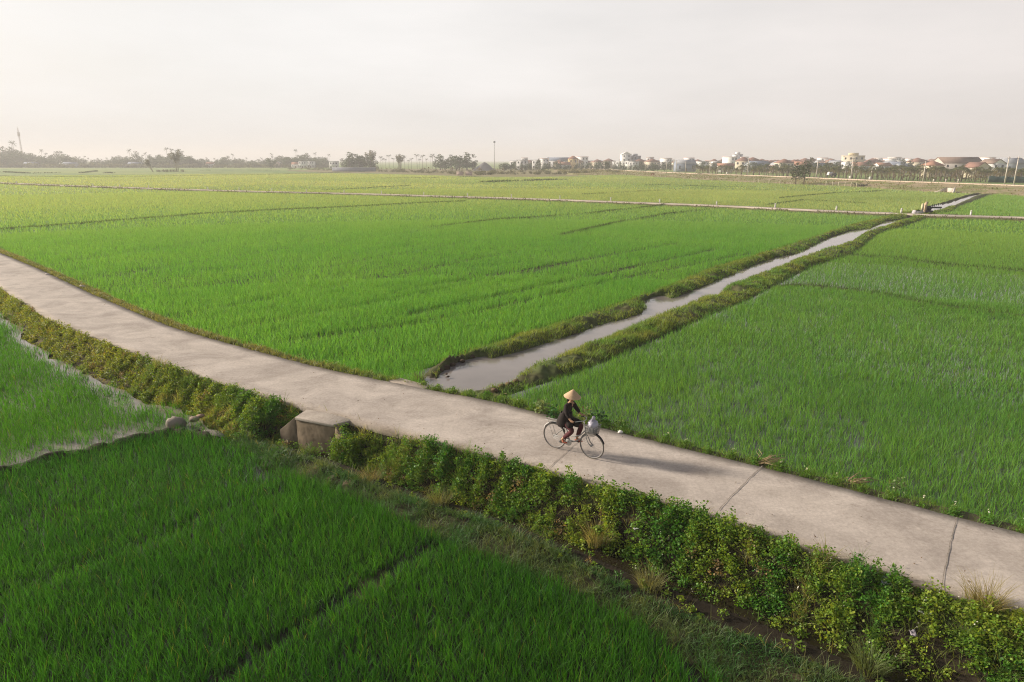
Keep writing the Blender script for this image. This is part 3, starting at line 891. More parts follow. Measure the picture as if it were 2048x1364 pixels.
def rice(name, poly, zsoil, rowang, hgt, colfn, denfn, label, gaps=(), gapw=(), edge=0.0, dens=1.0, spread=0.5):
    bag = Bag()
    lo, hi = poly.min(0), poly.max(0)
    for r0, r1, gr, gc, nb, bw, sg in BANDS:
        gr_, gc_ = gr / sqrt(dens), gc / sqrt(dens)
        ca, sa = cos(rowang), sin(rowang)
        cor = np.array([(max(lo[0], -r1), max(lo[1], 0)), (min(hi[0], r1), max(lo[1], 0)), (min(hi[0], r1), min(hi[1], r1)), (max(lo[0], -r1), min(hi[1], r1))])
        if cor[1, 0] <= cor[0, 0] or cor[2, 1] <= cor[0, 1]: continue
        u = cor @ np.array([[ca], [sa]]); v = cor @ np.array([[-sa], [ca]])
        U, Vv = np.meshgrid(np.arange(u.min(), u.max(), gc_), np.arange(v.min(), v.max(), gr_))
        U = U.ravel(); Vv = Vv.ravel()
        U = U + RNG.uniform(-0.45, 0.45, len(U)) * gc_; Vv = Vv + RNG.normal(0, 0.10, len(Vv)) * gr_
        P = np.stack([U * ca - Vv * sa, U * sa + Vv * ca], 1)
        r = np.hypot(P[:, 0], P[:, 1])
        P = P[(r >= r0) & (r < r1) & (P[:, 1] > 4)]
        P = P[in_view(P)]
        if len(P) == 0: continue
        P = P[inpoly(P, poly)]
        if len(P) == 0: continue
        keep = RNG.random(len(P)) < denfn(P)
        for L, w in zip(gaps, gapw):
            d = pdist(P, L, w + 0.3)
            keep &= ~(d < w * (0.55 + 0.5 * vn(P[:, 0], P[:, 1], 2.0, 17)))
        P = P[keep]
        if len(P) == 0: continue
        hs = hgt * (0.66 + 0.62 * fbm(P[:, 0], P[:, 1], 1.7, 23))
        cb = colfn(P)
        n = len(P)
        rep = np.repeat(np.arange(n), nb); N = len(rep)
        th = RNG.uniform(0, 2 * pi, N); rr = np.abs(RNG.normal(0, 0.035 + 0.25 * gr * (bw > 0.012), N))
        base = np.stack([P[rep, 0] + np.cos(th) * rr, P[rep, 1] + np.sin(th) * rr, np.full(N, zsoil)], 1)
        h = hs[rep] * RNG.uniform(0.62, 1.08, N)
        lean = h * np.clip(RNG.normal(spread * 0.75, 0.2, N), 0.03, 0.95)
        # light wind from the left bends the tips a little the same way
        ld = th + RNG.normal(0, 0.5, N)
        jt = 0.45 if r0 < 26 else (0.32 if r0 < 45 else 0.18)
        col = cb[rep] * RNG.uniform(1 - jt, 1 + jt, (N, 1)) * np.stack([RNG.uniform(0.85, 1.2, N), np.ones(N), RNG.uniform(0.8, 1.2, N)], 1)
        if r0 < 45:
            old = RNG.random(N) < 0.012          # a few yellowed leaves
            col[old] = np.array((0.17, 0.20, 0.04)) * RNG.uniform(0.7, 1.3, (int(old.sum()), 1))
        yaw = RNG.uniform(0, pi, N)
        bag.add(*blades(base, h, bw * RNG.uniform(0.7, 1.3, N), yaw, lean, ld, col, sg))
    o = bag.build(name, M_RICE)
    return tag(o, label, 'rice', kind='stuff')


def full(P): return np.ones(len(P))


def front_col(P):
    k = fbm(P[:, 0], P[:, 1], 3.0, 60)[:, None]
    return np.array((0.024, 0.118, 0.011)) * (1 - k) + np.array((0.054, 0.188, 0.014)) * k


def front_den(P):
    dwet = np.hypot(*(P - gp(535, 945, ZN)).T)
    return np.clip(0.25 + dwet * 0.9, 0, 1)


rice('rice_crop', front_poly, ZN, radians(32), 0.40, front_col, front_den, 'dense dark green rice filling the nearest paddy below the lane', FURROW_N, FURN_W)


def left_den(P):
    tip = gp(345, 826, ZN)
    dbund = pdist(P, bund_dark, 20); dtoe = pdist(P, toe_ext, 20)
    wet = np.minimum(dbund * 0.42, dtoe * 0.62 + 0.05) + 0.40 * sstep(-12.0, -16.0, P[:, 0]) * sstep(0.3, 1.3, dbund) * sstep(0.1, 0.8, dtoe)
    return np.clip(0.26 + 0.95 * (wet - 0.25) + 0.35 * (fbm(P[:, 0], P[:, 1], 0.9, 71) - 0.5), 0.0, 1)


rice('rice_crop', leftn_poly, ZN, radians(30), 0.36, lambda P: np.broadcast_to((0.056, 0.190, 0.013), (len(P), 3)) * (0.85 + 0.3 * fbm(P[:, 0], P[:, 1], 2, 62))[:, None],
     left_den, 'green rice thinning out over pale water in the small left paddy', dens=1.15)


def mid_col(P):
    r = np.hypot(P[:, 0], P[:, 1])
    k = fbm(P[:, 0], P[:, 1], 6.0, 63)
    side = sstep(-60, 30, P[:, 0])
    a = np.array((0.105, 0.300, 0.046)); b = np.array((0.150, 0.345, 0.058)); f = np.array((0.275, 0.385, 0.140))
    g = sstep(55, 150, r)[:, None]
    # rice pales with camera distance: crop tint plus haze put into the colour
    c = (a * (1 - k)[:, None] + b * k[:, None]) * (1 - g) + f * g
    return c


def mid_den(P):
    d = pdist(P, path_far, 3.0)
    ed = sstep(0.45, 1.0, d)
    dcan = pdist(P, out_l, 3.0)
    e2 = sstep(0.0, 0.35, dcan)
    dl = pdist(P, far_lane, 6.0)
    return ed * e2 * sstep(1.7, 2.6, dl)


fa = math.atan2(*(FURROW[1][-1] - FURROW[1][0])[::-1])
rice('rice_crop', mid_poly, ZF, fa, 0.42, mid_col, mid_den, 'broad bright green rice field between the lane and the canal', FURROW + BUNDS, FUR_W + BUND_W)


def right_col(P):
    r = np.hypot(P[:, 0], P[:, 1])
    k = fbm(P[:, 0], P[:, 1], 5.0, 64)
    a = np.array((0.096, 0.250, 0.046)); b = np.array((0.145, 0.305, 0.054)); f = np.array((0.20, 0.350, 0.075))
    g = sstep(45, 90, r)[:, None]
    return (a * (1 - k)[:, None] + b * k[:, None]) * (1 - g) + f * g


def right_den(P):
    d = pdist(P, path_far, 3.0)
    ed = sstep(0.4, 0.8, d)
    e2 = sstep(0.0, 0.5, pdist(P, out_r, 3.0))
    patch = fbm(P[:, 0], P[:, 1], 4.0, 65)
    nearp = 1 - 0.34 * sstep(60, 25, np.hypot(P[:, 0], P[:, 1])) * sstep(0.36, 0.60, patch)
    return ed * e2 * nearp * sstep(1.7, 2.6, pdist(P, far_lane, 6.0))


rice('rice_crop', right_poly, ZF, math.atan2(cdir[1], cdir[0]) + 0.12, 0.36, right_col, right_den, 'rice planted in rows over dark water behind the cyclist', BUNDS, BUND_W, dens=1.05, spread=0.45)


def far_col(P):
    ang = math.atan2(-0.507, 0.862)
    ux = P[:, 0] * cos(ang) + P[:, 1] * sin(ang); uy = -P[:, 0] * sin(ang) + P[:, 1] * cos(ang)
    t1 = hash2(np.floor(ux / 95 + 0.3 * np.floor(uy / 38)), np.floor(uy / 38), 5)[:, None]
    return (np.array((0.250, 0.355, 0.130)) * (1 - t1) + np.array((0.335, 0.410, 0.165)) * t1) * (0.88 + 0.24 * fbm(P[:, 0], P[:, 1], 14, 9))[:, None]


def far_den(P):
    return sstep(2.0, 3.2, pdist(P, far_lane, 6.0))


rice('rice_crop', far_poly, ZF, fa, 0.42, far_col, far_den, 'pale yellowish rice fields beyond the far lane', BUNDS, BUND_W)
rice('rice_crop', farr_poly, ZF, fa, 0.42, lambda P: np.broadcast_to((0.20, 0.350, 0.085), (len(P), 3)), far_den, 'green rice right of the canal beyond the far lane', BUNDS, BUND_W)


# ------------------------------------------------------------------ weeds and grass
def sample_poly(poly, dens):
    lo, hi = poly.min(0), poly.max(0)
    lo = np.maximum(lo, (-90, 4)); hi = np.minimum(hi, (130, 160))
    n = int(np.prod(hi - lo) * dens)
    P = RNG.uniform(lo, hi, (n, 2))
    P = P[in_view(P)]
    return P[inpoly(P, poly)]


def grass(P, hfn, colfn, wk=1.0, lean=0.6, segs=2, bag=None, nb=1):
    bag = bag or Bag()
    if nb > 1:
        P = np.repeat(P, nb, 0) + RNG.normal(0, 0.02, (len(P) * nb, 2))
    z, _ = height(P)
    r = np.hypot(P[:, 0], P[:, 1])
    n = len(P)
    h = hfn(P) * RNG.uniform(0.6, 1.25, n)
    w = np.maximum(0.010, 0.00062 * r) * wk * RNG.uniform(0.7, 1.3, n)
    col = colfn(P) * RNG.uniform(0.7, 1.3, (n, 1)) * np.stack([RNG.uniform(0.85, 1.2, n), np.ones(n), RNG.uniform(0.8, 1.2, n)], 1)
    L = h * np.clip(RNG.normal(lean, 0.25, n), 0, 1.0)
    bag.add(*blades(np.column_stack([P, z - 0.01]), h, w, RNG.uniform(0, pi, n), L, RNG.uniform(0, 2 * pi, n), col, segs))
    return bag


def leaves(P, z, size, col, tilt=0.7):
    """loose four-cornered leaves folded along the midrib"""
    n = len(P)
    yaw = RNG.uniform(0, 2 * pi, n); el = RNG.normal(0.25, 0.45, n); roll = RNG.normal(0, tilt, n)
    d = np.stack([np.cos(yaw) * np.cos(el), np.sin(yaw) * np.cos(el), np.sin(el)], 1)
    s0 = np.stack([-np.sin(yaw), np.cos(yaw), np.zeros(n)], 1); up = np.cross(d, s0)
    s = s0 * np.cos(roll)[:, None] + up * np.sin(roll)[:, None]
    c = np.column_stack([P, z]); L = size[:, None]; W = L * RNG.uniform(0.28, 0.42, (n, 1))
    nrm = np.cross(d, s)
    V = np.stack([c, c + d * L * 0.45 + s * W + nrm * L * 0.08, c + d * L, c + d * L * 0.45 - s * W + nrm * L * 0.08], 1).reshape(-1, 3)
    o = (np.arange(n) * 4)[:, None]
    t = np.concatenate([o + np.array([[0, 1, 2]]), o + np.array([[0, 2, 3]])])
    return V, np.zeros((0, 4), int), t, np.repeat(col, 4, 0)


def clumps(centres, radf, hgtf, nleaf, size, colfn, bag):
    n = len(centres)
    z0, _ = height(centres)
    rad_ = radf(n); hh = hgtf(n) * (0.30 + 1.45 * fbm(centres[:, 0], centres[:, 1], 1.5, 181))
    rep = np.repeat(np.arange(n), nleaf); N = len(rep)
    # points in a dome, denser towards its skin
    th = RNG.uniform(0, 2 * pi, N); q = RNG.uniform(0, 1, N) ** 0.55
    zz = RNG.uniform(0.15, 1, N)
    rr = rad_[rep] * q * np.sqrt(np.maximum(1 - zz ** 2 * 0.85, 0.05))
    P = centres[rep] + np.stack([np.cos(th) * rr, np.sin(th) * rr], 1)
    Z = z0[rep] + hh[rep] * zz * RNG.uniform(0.85, 1.05, N)
    Z = np.maximum(Z, z0[rep] - 0.5 * rad_[rep] * 0 + 0.01)
    ctint = colfn(centres)
    col = ctint[rep] * RNG.uniform(0.72, 1.3, (N, 1)) * np.stack([RNG.uniform(0.85, 1.25, N), np.ones(N), RNG.uniform(0.7, 1.2, N)], 1)
    bag.add(*leaves(P, Z, size * RNG.uniform(0.6, 1.35, N), col))


G1 = np.array((0.070, 0.200, 0.024)); G2 = np.array((0.230, 0.325, 0.040)); GY_ = np.array((0.27, 0.25, 0.05)); GD = np.array((0.26, 0.205, 0.105))


def emb_t(P):
    dn = pdist(P, path_near); df = pdist(P, foot); return dn / (dn + df + 1e-6)


weeds = Bag()
# leafy cover on the embankment right of the culvert, patchy, some bare soil
C = sample_poly(emb_poly, 85)
t = emb_t(C); s_right = sstep(-9.5, -6.5, C[:, 0])
near_cul = np.hypot(*(C - (c1 + c2) / 2).T)
front_of_cul = ((C - c1) @ ndir > -0.75) & ((C - c1) @ ndir < 0.55) & ((C - c1) @ tdir > -0.12) & ((C - c1) @ tdir < np.linalg.norm(c2 - c1) - 0.02)
patch = fbm(C[:, 0], C[:, 1], 0.9, 101)
keep = (RNG.random(len(C)) < (0.45 + 0.55 * s_right) * np.where(t < 0.78, 1.0, 0.5) * np.where(patch < 0.30, 0.2, 1.0)) & ~front_of_cul & (t < 0.92) & (pdist(C, path_near, 1) > 0.10)
C1 = C[keep]


def leaf_col(Pc):
    k = fbm(Pc[:, 0], Pc[:, 1], 0.8, 103)[:, None]; l = sstep(-7, -16, Pc[:, 0])[:, None]
    k = np.clip((k - 0.3) * 2.2 + RNG.normal(0, 0.22, k.shape), 0, 1)
    base = G1 * (1 - k) + G2 * k
    yel = (G1 * (1 - k) + G2 * k) * 0.62 + GY_ * 0.38
    dry = (RNG.random(k.shape) < 0.022)
    base = np.where(dry, GD, base); yel = np.where(RNG.random(k.shape) < 0.06, GD * 0.8, yel)
    return base * (1 - l) + yel * l


lump = sstep(0.34, 0.62, fbm(C1[:, 0], C1[:, 1], 1.4, 109))
big_ = RNG.random(len(C1)) < 0.25 + 0.5 * lump
clumps(C1[big_], lambda n: RNG.uniform(0.10, 0.26, n), lambda n: RNG.uniform(0.10, 0.38, n), 80, 0.056, leaf_col, weeds)
clumps(C1[~big_], lambda n: RNG.uniform(0.07, 0.17, n), lambda n: RNG.uniform(0.03, 0.15, n), 60, 0.040, leaf_col, weeds)
# the steep slope itself, sampled down its face
kk = np.where((path_near[:, 0] > -13) & (path_near[:, 0] < 12))[0]
k = kk[RNG.integers(0, len(kk), 2300)]
fi = np.array([np.argmin(((foot - p) ** 2).sum(1)) for p in path_near[kk]]); fmap = dict(zip(kk, fi))
u_ = RNG.uniform(0.05, 0.93, len(k))
CS = path_near[k] + (foot[[fmap[i] for i in k]] - path_near[k]) * u_[:, None] + RNG.normal(0, 0.10, (len(k), 2))
off_cul = ~(((CS - c1) @ ndir > -0.75) & ((CS - c1) @ tdir > -0.15) & ((CS - c1) @ tdir < np.linalg.norm(c2 - c1)))
CS = CS[off_cul & inpoly(CS, emb_poly) & (RNG.random(len(CS)) < np.where(fbm(CS[:, 0], CS[:, 1], 1.1, 107) > 0.44, 1, 0.22))]
clumps(CS, lambda n: RNG.uniform(0.07, 0.22, n), lambda n: RNG.uniform(0.05, 0.26, n), 50, 0.046, leaf_col, weeds)
# leafy plants growing against the culvert and in the ditch edge
CD = ditch_ext[RNG.integers(0, len(ditch_ext), 420)] + RNG.normal(0, 0.34, (420, 2)); CD = CD[in_view(CD) & (CD[:, 1] > 5)]
CD = CD[(pdist(CD, ditch_ext, 3) > 0.22) & (RNG.random(len(CD)) < 0.75)]
clumps(CD, lambda n: RNG.uniform(0.06, 0.16, n), lambda n: RNG.uniform(0.05, 0.16, n), 40, 0.05, leaf_col, weeds)
CR = c2 + tdir * RNG.uniform(0.06, 0.9, (60, 1)) + ndir * RNG.uniform(0.02, 0.42, (60, 1))
clumps(CR, lambda n: RNG.uniform(0.12, 0.24, n), lambda n: RNG.uniform(0.35, 0.88, n), 90, 0.055, leaf_col, weeds)
CB_ = c1 + tdir * RNG.uniform(-0.5, 1.3, (16, 1)) + ndir * RNG.uniform(0.22, 0.5, (16, 1))
clumps(CB_, lambda n: RNG.uniform(0.10, 0.2, n), lambda n: RNG.uniform(0.16, 0.42, n), 60, 0.045, leaf_col, weeds)
# taller leafy mounds that hang over the edge of the lane
L2 = path_near[(path_near[:, 0] > -12) & (path_near[:, 0] < 12)]
dirn = np.gradient(L2, axis=0); dirn /= np.linalg.norm(dirn, axis=1)[:, None]; outw = np.stack([dirn[:, 1], -dirn[:, 0]], 1)
k = RNG.integers(0, len(L2), 230)
C2 = L2[k] + outw[k] * RNG.uniform(0.16, 0.8, 230)[:, None]
if not inpoly(C2, emb_poly).mean() > 0.5:
    C2 = L2[k] - outw[k] * RNG.uniform(0.16, 0.8, 230)[:, None]
fc = ((C2 - c1) @ ndir > -1.0) & ((C2 - c1) @ tdir > -0.2) & ((C2 - c1) @ tdir < np.linalg.norm(c2 - c1) + 0.05)
C2 = C2[~fc & (fbm(C2[:, 0], C2[:, 1], 1.2, 110) > 0.42)]
clumps(C2, lambda n: RNG.uniform(0.14, 0.32, n), lambda n: RNG.uniform(0.10, 0.42, n), 110, 0.056, leaf_col, weeds)
tag(weeds.build('weeds', M_LEAF), 'leafy green creeping weeds covering the embankment below the lane', 'weeds', kind='stuff')

eg = Bag()
P = sample_poly(emb_poly, 760)
t = emb_t(P); foc = ((P - c1) @ ndir > -0.8) & ((P - c1) @ tdir > -0.25) & ((P - c1) @ tdir < np.linalg.norm(c2 - c1) + 0.1) & (t < 0.93)
patch = fbm(P[:, 0], P[:, 1], 0.8, 111)
lft = sstep(-6, -12, P[:, 0])
bare = lft * sstep(0.5, 0.62, t) * sstep(0.42, 0.52, fbm(P[:, 0], P[:, 1], 1.1, 113))
P = P[(~foc) & (pdist(P, path_near, 1) > 0.05) & (RNG.random(len(P)) < np.where(patch > 0.36, 1, 0.25) * (1 - 0.92 * bare) * (0.55 + 0.45 * lft + 0.4 * sstep(0.5, 0.8, t)))]


def eg_col(Q):
    k = fbm(Q[:, 0], Q[:, 1], 0.7, 115)[:, None]; l = sstep(-6, -14, Q[:, 0])[:, None]
    right = np.array((0.09, 0.17, 0.03)) * (1 - k) + np.array((0.24, 0.25, 0.075)) * k
    left = np.array((0.15, 0.225, 0.035)) * (1 - k) + np.array((0.32, 0.31, 0.065)) * k
    return right * (1 - l) + left * l


grass(P, lambda Q: np.where(Q[:, 0] < -8, 0.15, 0.26) * (0.6 + 0.9 * fbm(Q[:, 0], Q[:, 1], 0.9, 117)), eg_col, 1.15, 0.75, bag=eg)
# the bank between ditch and rice: matted grass
P = sample_poly(bank_poly, 950)
pt = fbm(P[:, 0], P[:, 1], 0.6, 121)
P = P[(pdist(P, ditch_ext, 2) > 0.36 + 0.22 * sstep(0.5, 3.0, P[:, 0])) & (RNG.random(len(P)) < np.where(pt > 0.36, 1, 0.2))]
grass(P, lambda Q: 0.22 * (0.4 + 1.2 * fbm(Q[:, 0], Q[:, 1], 0.8, 123)),
      lambda Q: np.array((0.040, 0.125, 0.028)) * (1 - fbm(Q[:, 0], Q[:, 1], 0.6, 125))[:, None] * 1.5 + np.array((0.24, 0.28, 0.11)) * (fbm(Q[:, 0], Q[:, 1], 0.6, 125) ** 2.6)[:, None], 1.2, 0.85, bag=eg)
k = RNG.integers(0, len(ditch_ext), 5200)
P = ditch_ext[k] + RNG.normal(0, 0.42, (5200, 2)); P = P[in_view(P) & (P[:, 1] > 4)]
P = P[(pdist(P, ditch_ext, 2) > 0.26 + 0.22 * sstep(0.5, 3.0, P[:, 0])) & (fbm(P[:, 0], P[:, 1], 0.7, 128) > 0.47) & ~(((P - c1) @ ndir > -0.7) & ((P - c1) @ ndir < 0.1) & ((P - c1) @ tdir > -0.2) & ((P - c1) @ tdir < 1.5))]
grass(P, lambda Q: 0.34 * (0.5 + 1.0 * fbm(Q[:, 0], Q[:, 1], 0.7, 129)), lambda Q: np.array((0.20, 0.215, 0.085)) * (0.6 + 0.8 * fbm(Q[:, 0], Q[:, 1], 0.5, 130))[:, None], 1.1, 0.8, 3, bag=eg)
# taller mixed grass in patches on the slope
k = kk[RNG.integers(0, len(kk), 6500)]
P = path_near[k] + (foot[[fmap[i] for i in k]] - path_near[k]) * RNG.uniform(0.08, 1.0, (len(k), 1)) + RNG.normal(0, 0.08, (len(k), 2))
P = P[inpoly(P, emb_poly) & in_view(P) & (P[:, 1] > 4) & (fbm(P[:, 0], P[:, 1], 1.3, 137) > 0.50) & ~(((P - c1) @ ndir > -0.75) & ((P - c1) @ ndir < 0.25) & ((P - c1) @ tdir > -0.15) & ((P - c1) @ tdir < 1.5))]
grass(P, lambda Q: 0.42 * (0.5 + 0.9 * fbm(Q[:, 0], Q[:, 1], 0.6, 138)), lambda Q: np.where((fbm(Q[:, 0], Q[:, 1], 0.9, 139) > 0.5)[:, None], np.array((0.25, 0.26, 0.09)), np.array((0.11, 0.20, 0.04))), 1.0, 0.7, 3, eg, 3)
# rim of the lane: low tufts creeping over the concrete edge
k = RNG.integers(0, len(path_near), 2600)
P = path_near[k] + RNG.normal(0, 0.07, (2600, 2)); P = P[in_view(P) & (P[:, 1] > 4)]
fo = ((P - c1) @ tdir > -0.3) & ((P - c1) @ tdir < np.linalg.norm(c2 - c1) + 0.3) & (np.abs((P - c1) @ ndir) < 1.2)
P = P[~fo & ~inpoly(P, lane_poly)]
grass(P, lambda Q: np.full(len(Q), 0.10), eg_col, 1.2, 0.8, bag=eg, nb=5)
tag(eg.build('embankment_grass', M_LEAF), 'mixed dry and green grass on the embankment and ditch bank', 'grass', kind='stuff')

vg = Bag()
vis = np.where(in_view(path_far) & (path_far[:, 1] > 4))[0]
k = vis[RNG.integers(0, len(vis), 52000)]
tf = np.gradient(path_far, axis=0); tf /= np.linalg.norm(tf, axis=1)[:, None]; nf = np.stack([-tf[:, 1], tf[:, 0]], 1)
if inpoly(path_far[20:60] + nf[20:60] * 0.5, lane_poly).mean() > 0.5: nf = -nf
P = path_far[k] + nf[k] * (0.03 + np.abs(RNG.normal(0, 0.34, (len(k), 1)))) + RNG.normal(0, 0.15, (len(k), 2))
P = P[in_view(P) & ~inpoly(P, lane_poly) & ~inpoly(P, canal_poly) & (P[:, 1] > 4)]
on_sill = (np.abs((P - (s0 + s2) / 2) @ tdir) < 0.7) & (pdist(P, path_far, 3) < 0.32)
P = P[~on_sill & (RNG.random(len(P)) < np.where(fbm(P[:, 0], P[:, 1], 1.0, 131) > 0.36, 1, 0.35))]


def vg_col(Q):
    k = fbm(Q[:, 0], Q[:, 1], 0.8, 133)[:, None]; l = sstep(-2, -9, Q[:, 0])[:, None]
    a = np.array((0.08, 0.19, 0.03)) * (1 - k) + np.array((0.18, 0.25, 0.05)) * k
    b = np.array((0.13, 0.175, 0.05)) * (1 - k) + np.array((0.25, 0.24, 0.09)) * k
    return a * (1 - l) + b * l


grass(P, lambda Q: 0.19 * (0.5 + 1.1 * fbm(Q[:, 0], Q[:, 1], 0.7, 135)), vg_col, 1.2, 0.7, bag=vg)
tag(vg.build('verge_grass', M_LEAF), 'low grass along the far edge of the lane', 'grass', kind='stuff')
vw = Bag()
k = vis[RNG.integers(0, len(vis), 1100)]
C = path_far[k] + nf[k] * RNG.uniform(0.12, 0.6, (1100, 1)); C = C[in_view(C) & (C[:, 1] > 4) & ~inpoly(C, canal_poly)]
C = C[(RNG.random(len(C)) < np.where(C[:, 0] > -3.2, 0.85, 0.25)) & ~((np.abs((C - (s0 + s2) / 2) @ tdir) < 0.7) & (pdist(C, path_far, 3) < 0.35))]
clumps(C, lambda n: RNG.uniform(0.07, 0.2, n), lambda n: RNG.uniform(0.05, 0.20, n), 50, 0.045, lambda Q: vg_col(Q) * np.array((0.8, 1.05, 0.7)), vw)
tag(vw.build('verge_weeds', M_LEAF), 'leafy weeds along the far edge of the lane', 'weeds', kind='stuff')

for poly, wline, sd, lab in ((bankL, water_l, 141, 'grass on the canal bank next to the broad rice field'), (bankR, water_r, 151, 'grass on the canal bank next to the rice rows')):
    bg_ = Bag()
    for (r0, r1, dn) in ((10, 32, 430), (32, 60, 190), (60, 135, 60)):
        P = sample_poly(poly, dn)
        r = np.hypot(P[:, 0], P[:, 1]); P = P[(r >= r0) & (r < r1)]
        bare = (P[:, 1] < 25.5) & (fbm(P[:, 0], P[:, 1], 0.5, sd) > 0.52)
        P = P[~bare & (fbm(P[:, 0], P[:, 1], 0.9, sd + 1) > 0.30) & (pdist(P, wline, 2) > 0.16)]
        if len(P) == 0: continue
        grass(P, lambda Q: 0.19 * (0.45 + 1.2 * fbm(Q[:, 0], Q[:, 1], 0.9, sd + 2)),
              lambda Q: np.array((0.075, 0.185, 0.028)) * (1 - fbm(Q[:, 0], Q[:, 1], 1.2, sd + 3))[:, None] * 1.4 + np.array((0.27, 0.29, 0.065)) * fbm(Q[:, 0], Q[:, 1], 1.2, sd + 3)[:, None] ** 1.3,
              1.1, 0.7, bag=bg_)
    tag(bg_.build('bank_grass', M_LEAF), lab, 'grass', kind='stuff')

bb = Bag()
for L, w in zip(BUNDS, BUND_W):
    S = resample(L, 0.12 if np.hypot(*L.mean(0)) < 130 else 0.35)
    S = np.repeat(S, 5, 0) + RNG.normal(0, w * 0.45, (len(S) * 5, 2))
    S = S[in_view(S) & (RNG.random(len(S)) < 0.25 + 1.3 * sstep(0.30, 0.55, fbm(S[:, 0], S[:, 1], 9.0, 161)))]
    if len(S) == 0: continue
    hh = 0.30 if w < 0.8 else 0.70
    grass(S, lambda Q: np.full(len(Q), hh), lambda Q: np.array((0.065, 0.100, 0.030)) + np.zeros((len(Q), 3)), 1.3 if w < 0.8 else 2.4, 0.6, 1, bag=bb)
# margins of the far lane
S = resample(far_lane, 0.25); S = np.repeat(S, 5, 0); tt = RNG.uniform(1.3, 2.5, len(S)) * RNG.choice([-1, 1], len(S))
fn_ = np.gradient(far_lane, axis=0); gdir = np.array([0.507, 0.862])
S = S + gdir[None] * tt[:, None] + RNG.normal(0, 0.12, S.shape)
S = S[in_view(S) & ~inpoly(S, canal_poly) & (fbm(S[:, 0], S[:, 1], 5.0, 163) > 0.42)]
grass(S, lambda Q: np.full(len(Q), 0.32), lambda Q: np.array((0.10, 0.105, 0.04)) + np.zeros((len(Q), 3)), 2.4, 0.6, 1, bag=bb)
tag(bb.build('ridge_grass', M_LEAF), 'dark grass growing on the ridges between distant fields', 'grass', kind='stuff')

# slope of the dirt road: dry scrubby grass
P = sample_poly(np.vstack([road, toe_road[::-1]]) * 1.0, 0) if False else None
rg = Bag()
RP = np.vstack([road[road[:, 0] > 20], toe_road[::-1]])
lo, hi = RP.min(0), RP.max(0)
P = RNG.uniform(lo, hi, (60000, 2)); P = P[in_view(P)]; P = P[inpoly(P, RP) & (pdist(P, road, 30) > 3.1)]
P = P[fbm(P[:, 0], P[:, 1], 5, 171) > 0.40]
grass(P, lambda Q: 0.45 * (0.5 + fbm(Q[:, 0], Q[:, 1], 6, 172)), lambda Q: np.array((0.15, 0.145, 0.055)) * (0.6 + 0.9 * fbm(Q[:, 0], Q[:, 1], 8, 173))[:, None], 2.4, 0.6, 1, bag=rg)
tag(rg.build('slope_grass', M_LEAF), 'dry grass on the slope below the dirt road', 'grass', kind='stuff')

# tall pale grass clumps on the embankment: countable, each a thing
CL_G = 'tall pale grass clumps on the embankment'
for (u, v, zz, n, hh, lab, cc) in (
        (1195, 1075, -0.75, 300, 0.55, 'large straw-coloured grass clump hanging over the ditch near the middle', (0.25, 0.23, 0.10)),
        (880, 1000, -0.75, 240, 0.42, 'olive grass clump at the ditch between culvert and middle', (0.16, 0.17, 0.065)),
        (740, 960, -0.80, 220, 0.42, 'yellowish grass clump just right of the culvert by the ditch', (0.21, 0.19, 0.085)),
        (1960, 1275, -0.62, 300, 0.60, 'tall straw-coloured grass clump in the lower right corner', (0.26, 0.225, 0.10)),
        (1300, 1175, -0.85, 220, 0.45, 'pale reedy grass clump leaning over the dark ditch water', (0.20, 0.205, 0.09)),
        (1740, 1335, -0.8, 240, 0.5, 'green reedy grass clump beside the ditch at the bottom edge', (0.13, 0.17, 0.06)),
        (618, 905, -0.85, 200, 0.32, 'bright green grass clump at the foot of the culvert wall', (0.12, 0.19, 0.04)),
        (838, 752, -0.25, 260, 0.28, 'grass tussock at the left end of the canal water', (0.15, 0.17, 0.055)),
        (940, 722, -0.45, 130, 0.22, 'small grass tuft standing in the canal near its left bank', (0.13, 0.20, 0.05))):
    c = gp(u, v, zz)
    P = c + np.clip(RNG.normal(0, 0.12, (n, 2)), -0.2, 0.2)
    b = Bag(); z, _ = height(P)
    h = hh * RNG.uniform(0.5, 1.2, n)
    out = np.arctan2(P[:, 1] - c[1], P[:, 0] - c[0]) + RNG.normal(0, 0.5, n)
    col = np.array(cc) * RNG.uniform(0.7, 1.3, (n, 1))
    zz0 = np.maximum(z - 0.02, zz - 0.15)
    b.add(*blades(np.column_stack([P - c, zz0 - zz]), h, 0.009 * RNG.uniform(0.7, 1.4, n), RNG.uniform(0, pi, n), h * RNG.uniform(0.35, 0.95, n), out, col, 3, col * 1.15, 1.8))
    o = b.build('grass_clump', M_LEAF); o.location = (*c, zz)
    tag(o, lab, 'grass clump')

# flowers: tiny white daisies among the weeds
fb = Bag()
k = RNG.integers(0, len(C1), 260); P = C1[k] + RNG.normal(0, 0.12, (260, 2))
P = P[P[:, 0] > 2.0]
z, _ = height(P)
for _ in range(3):
    fb.add(*leaves(P, z + 0.24 + RNG.uniform(-0.05, 0.05, len(P)), np.full(len(P), 0.032), np.full((len(P), 3), 0.72) * np.array((1, 0.97, 0.85)), 0.3))
k = RNG.integers(0, len(path_far), 900); P = path_far[k] + nf[k] * RNG.uniform(0.25, 0.6, (900, 1)); P = P[(P[:, 0] > -1.5) & (P[:, 0] < 14)][:70]
z, _ = height(P)
for _ in range(3):
    fb.add(*leaves(P, z + 0.18, np.full(len(P), 0.035), np.full((len(P), 3), 0.72) * np.array((1, 0.97, 0.85)), 0.3))
tag(fb.build('flowers', M_LEAF), 'tiny white daisies among the weeds by the lane', 'flowers', kind='stuff')

